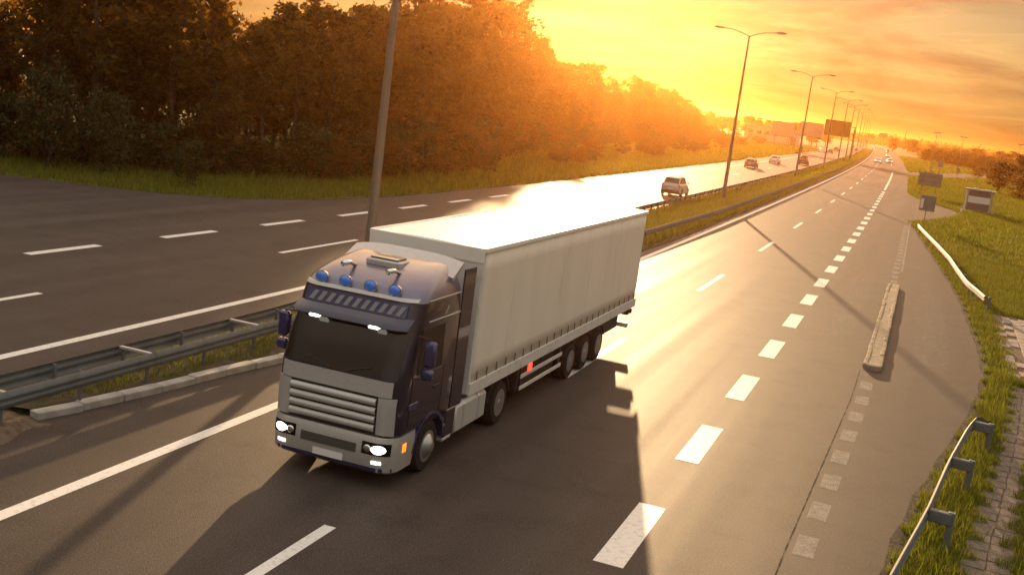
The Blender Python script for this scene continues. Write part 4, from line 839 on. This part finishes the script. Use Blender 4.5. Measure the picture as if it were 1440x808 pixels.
# ---- grass
def blades(px_, py_, pz_, h, w, seed, lean=.35):
    r = np.random.default_rng(seed); n = len(px_); a = r.uniform(0, 2 * np.pi, n); hh = h * r.uniform(.5, 1.35, n); ww = w * r.uniform(.7, 1.3, n)
    l = r.uniform(0, lean, n) * hh; la = r.uniform(0, 2 * np.pi, n); b = np.stack([px_, py_, pz_], 1); d = np.stack([np.cos(a) * ww, np.sin(a) * ww, np.zeros(n)], 1)
    tip = b + np.stack([np.cos(la) * l, np.sin(la) * l, hh], 1)
    v = np.stack([b - d, b + d, tip], 1).reshape(-1, 3); return v, np.arange(n * 3).reshape(n, 3)
def scatter(n, x0, x1, y0, y1, keep, seed, clump=.0):
    r = np.random.default_rng(seed); x = r.uniform(x0, x1, n); y = r.uniform(y0, y1, n)
    if clump: # thin out by low-frequency pattern
        s = np.sin(x * 1.7 + 2 * np.sin(y * .9)) * np.sin(y * 1.3 + 1.5 * np.sin(x * 1.1)); m = r.uniform(-1, 1, n) < (s * clump + (1 - clump) * 1.0); x, y = x[m], y[m]
    k = keep(x, y); return x[k], y[k]
_tq = np.arange(-20, 700, 0.1)
def tab(fn):
    v = np.array([fn(float(q)) for q in _tq]); return lambda y: np.interp(y, _tq, v)
red = tab(right_edge); pxv = tab(px)
def grass_obj(label, parts, m='grass'):
    V = []; F = []; o = 0
    for v, f in parts: V.append(v); F.append(f + o); o += len(v)
    return tag(obj('grass', fast_mesh('grass', np.concatenate(V), np.concatenate(F), m)), label, 'grass', kind='stuff')
def keep_right(x, y):
    e = red(y); wob = .10 * np.sin(y * 3.1) + .07 * np.sin(y * 7.7 + 1)
    k = x > e + .06 + wob
    k &= ~((y < 38.3) & (np.abs(x - pxv(y)) < .33 + .14 * np.sin(y * 5.3) + .08 * np.sin(y * 11)))
    k &= ~((y > 38.8) & (y < 54.8) & (x > 3.95 + .15 * np.sin(y * 2.3) + .1 * np.sin(y * 6)) & (x < 9.3))
    k &= ~((np.abs(x - 6.55) < 1.9) & (y > 145) & (y < 148.3))
    return k
P_ = []
x, y = scatter(230000, .2, 7, 12, 40, keep_right, 1, .25); P_.append(blades(x, y, np.full(len(x), -.03), .17, .010, 1, .7))
x, y = scatter(26000, .2, 6, 12, 40, keep_right, 2, .8); P_.append(blades(x, y, np.full(len(x), -.03), .36, .011, 2, .7))
x, y = scatter(150000, -.6, 13, 38, 82, keep_right, 3, .3); P_.append(blades(x, y, np.full(len(x), -.03), .22, .017, 3, .7))
x, y = scatter(100000, -3, 26, 80, 190, keep_right, 4, .4); P_.append(blades(x, y, np.full(len(x), -.03), .30, .045, 4, .6))
x, y = scatter(40000, -3, 40, 180, 262, keep_right, 5, .4); P_.append(blades(x, y, np.full(len(x), -.03), .42, .09, 5, .5))
_sx = np.array([p[0] for p in _sp]); _sy = np.array([p[1] for p in _sp])
def keep_far(x, y):
    xc = np.interp(y, _sy, _sx); k = (np.abs(x - xc) > 5.2) | (y > 430)
    return k & (x > np.where(y < 420, red(y), -0.8 + cv(y)) + .4)
x, y = scatter(70000, -14, 60, 262, 560, keep_far, 6, .3); P_.append(blades(x, y, np.full(len(x), -.03), .5, .16, 6, .5))
grass_obj('sunlit green grass on the right verge around the guardrails', P_)
x, y = scatter(22000, .2, 8, 12, 90, keep_right, 8, .9)
grass_obj('dry yellow grass stalks scattered over the right verge', [blades(x, y, np.full(len(x), -.03), .34, .009, 9, .8)], 'dry_grass')
mRv = tab(mR); mLv = tab(mL)
P_ = []
km = lambda x, y: (x < mRv(y) - .12 - .10 * (1 + np.sin(y * 2.7))) & (x > mLv(y) + .12)
x, y = scatter(34000, -16.2, -12.6, 16.6, 34, km, 11, .55); P_.append(blades(x, y, np.full(len(x), .08), .17, .010, 11, .6))
x, y = scatter(90000, -17.8, -12.6, 34, 110, km, 12, .35); P_.append(blades(x, y, np.full(len(x), .08), .26, .018, 12, .6))
x, y = scatter(50000, -22, -12.6, 110, 300, km, 13, .3); P_.append(blades(x, y, np.full(len(x), .08), .34, .05, 13, .6))
x, y = scatter(26000, -42, -16, 300, 640, km, 14, .2); P_.append(blades(x, y, np.full(len(x), .08), .5, .12, 14, .6))
grass_obj('rough green grass growing on the median between the guardrails', P_)
x, y = scatter(26000, -17.8, -12.6, 40, 160, km, 15, .9)
grass_obj('dry yellow stalks scattered in the median grass', [blades(x, y, np.full(len(x), .08), .5, .014, 15, .8)], 'dry_grass')
wfv = tab(wood_front); lev_ = tab(left_l)
kl = lambda x, y: (x < lev_(y) - .15 - .12 * np.sin(y * 1.9)) & (x > np.where(y < 206, wfv(np.clip(y, 36, 370)) - 4, -75))
P_ = []
x, y = scatter(260000, -78, -28.5, 20, 70, kl, 21, .6); P_.append(blades(x, y, np.full(len(x), -.03), .36, .022, 21, .8))
x, y = scatter(150000, -56, -28.5, 70, 210, kl, 22, .3); P_.append(blades(x, y, np.full(len(x), -.03), .42, .045, 22, .6))
x, y = scatter(60000, -80, -29, 206, 420, kl, 23, .4); P_.append(blades(x, y, np.full(len(x), -.03), .55, .12, 23, .6))
grass_obj('grass verge between the left carriageway and the wood', P_)
x, y = scatter(60000, -78, -28.5, 20, 210, kl, 24, .95)
grass_obj('tall weeds and dry stalks standing in the left verge', [blades(x, y, np.full(len(x), -.03), .75, .016, 24, .7)], 'dry_grass')

# ------------------------------------------------------------------ haze
hz = MB(); hz.box(-2100, 2100, -80, 2700, -1.2, 18.2)
hm = bpy.data.materials.new('haze'); hm.use_nodes = True; t = hm.node_tree; t.nodes.clear()
out = N(t, 'ShaderNodeOutputMaterial'); pvn = N(t, 'ShaderNodeVolumePrincipled'); L(t, pvn.outputs[0], out.inputs['Volume'])
pvn.inputs['Color'].default_value = (1.0, 0.42, 0.10, 1); pvn.inputs['Density'].default_value = 0.00023; pvn.inputs['Anisotropy'].default_value = 0.90
MAT['haze'] = hm
ho = hz.build('haze', 'haze'); tag(ho, 'warm golden evening haze filling the air', kind='stuff')
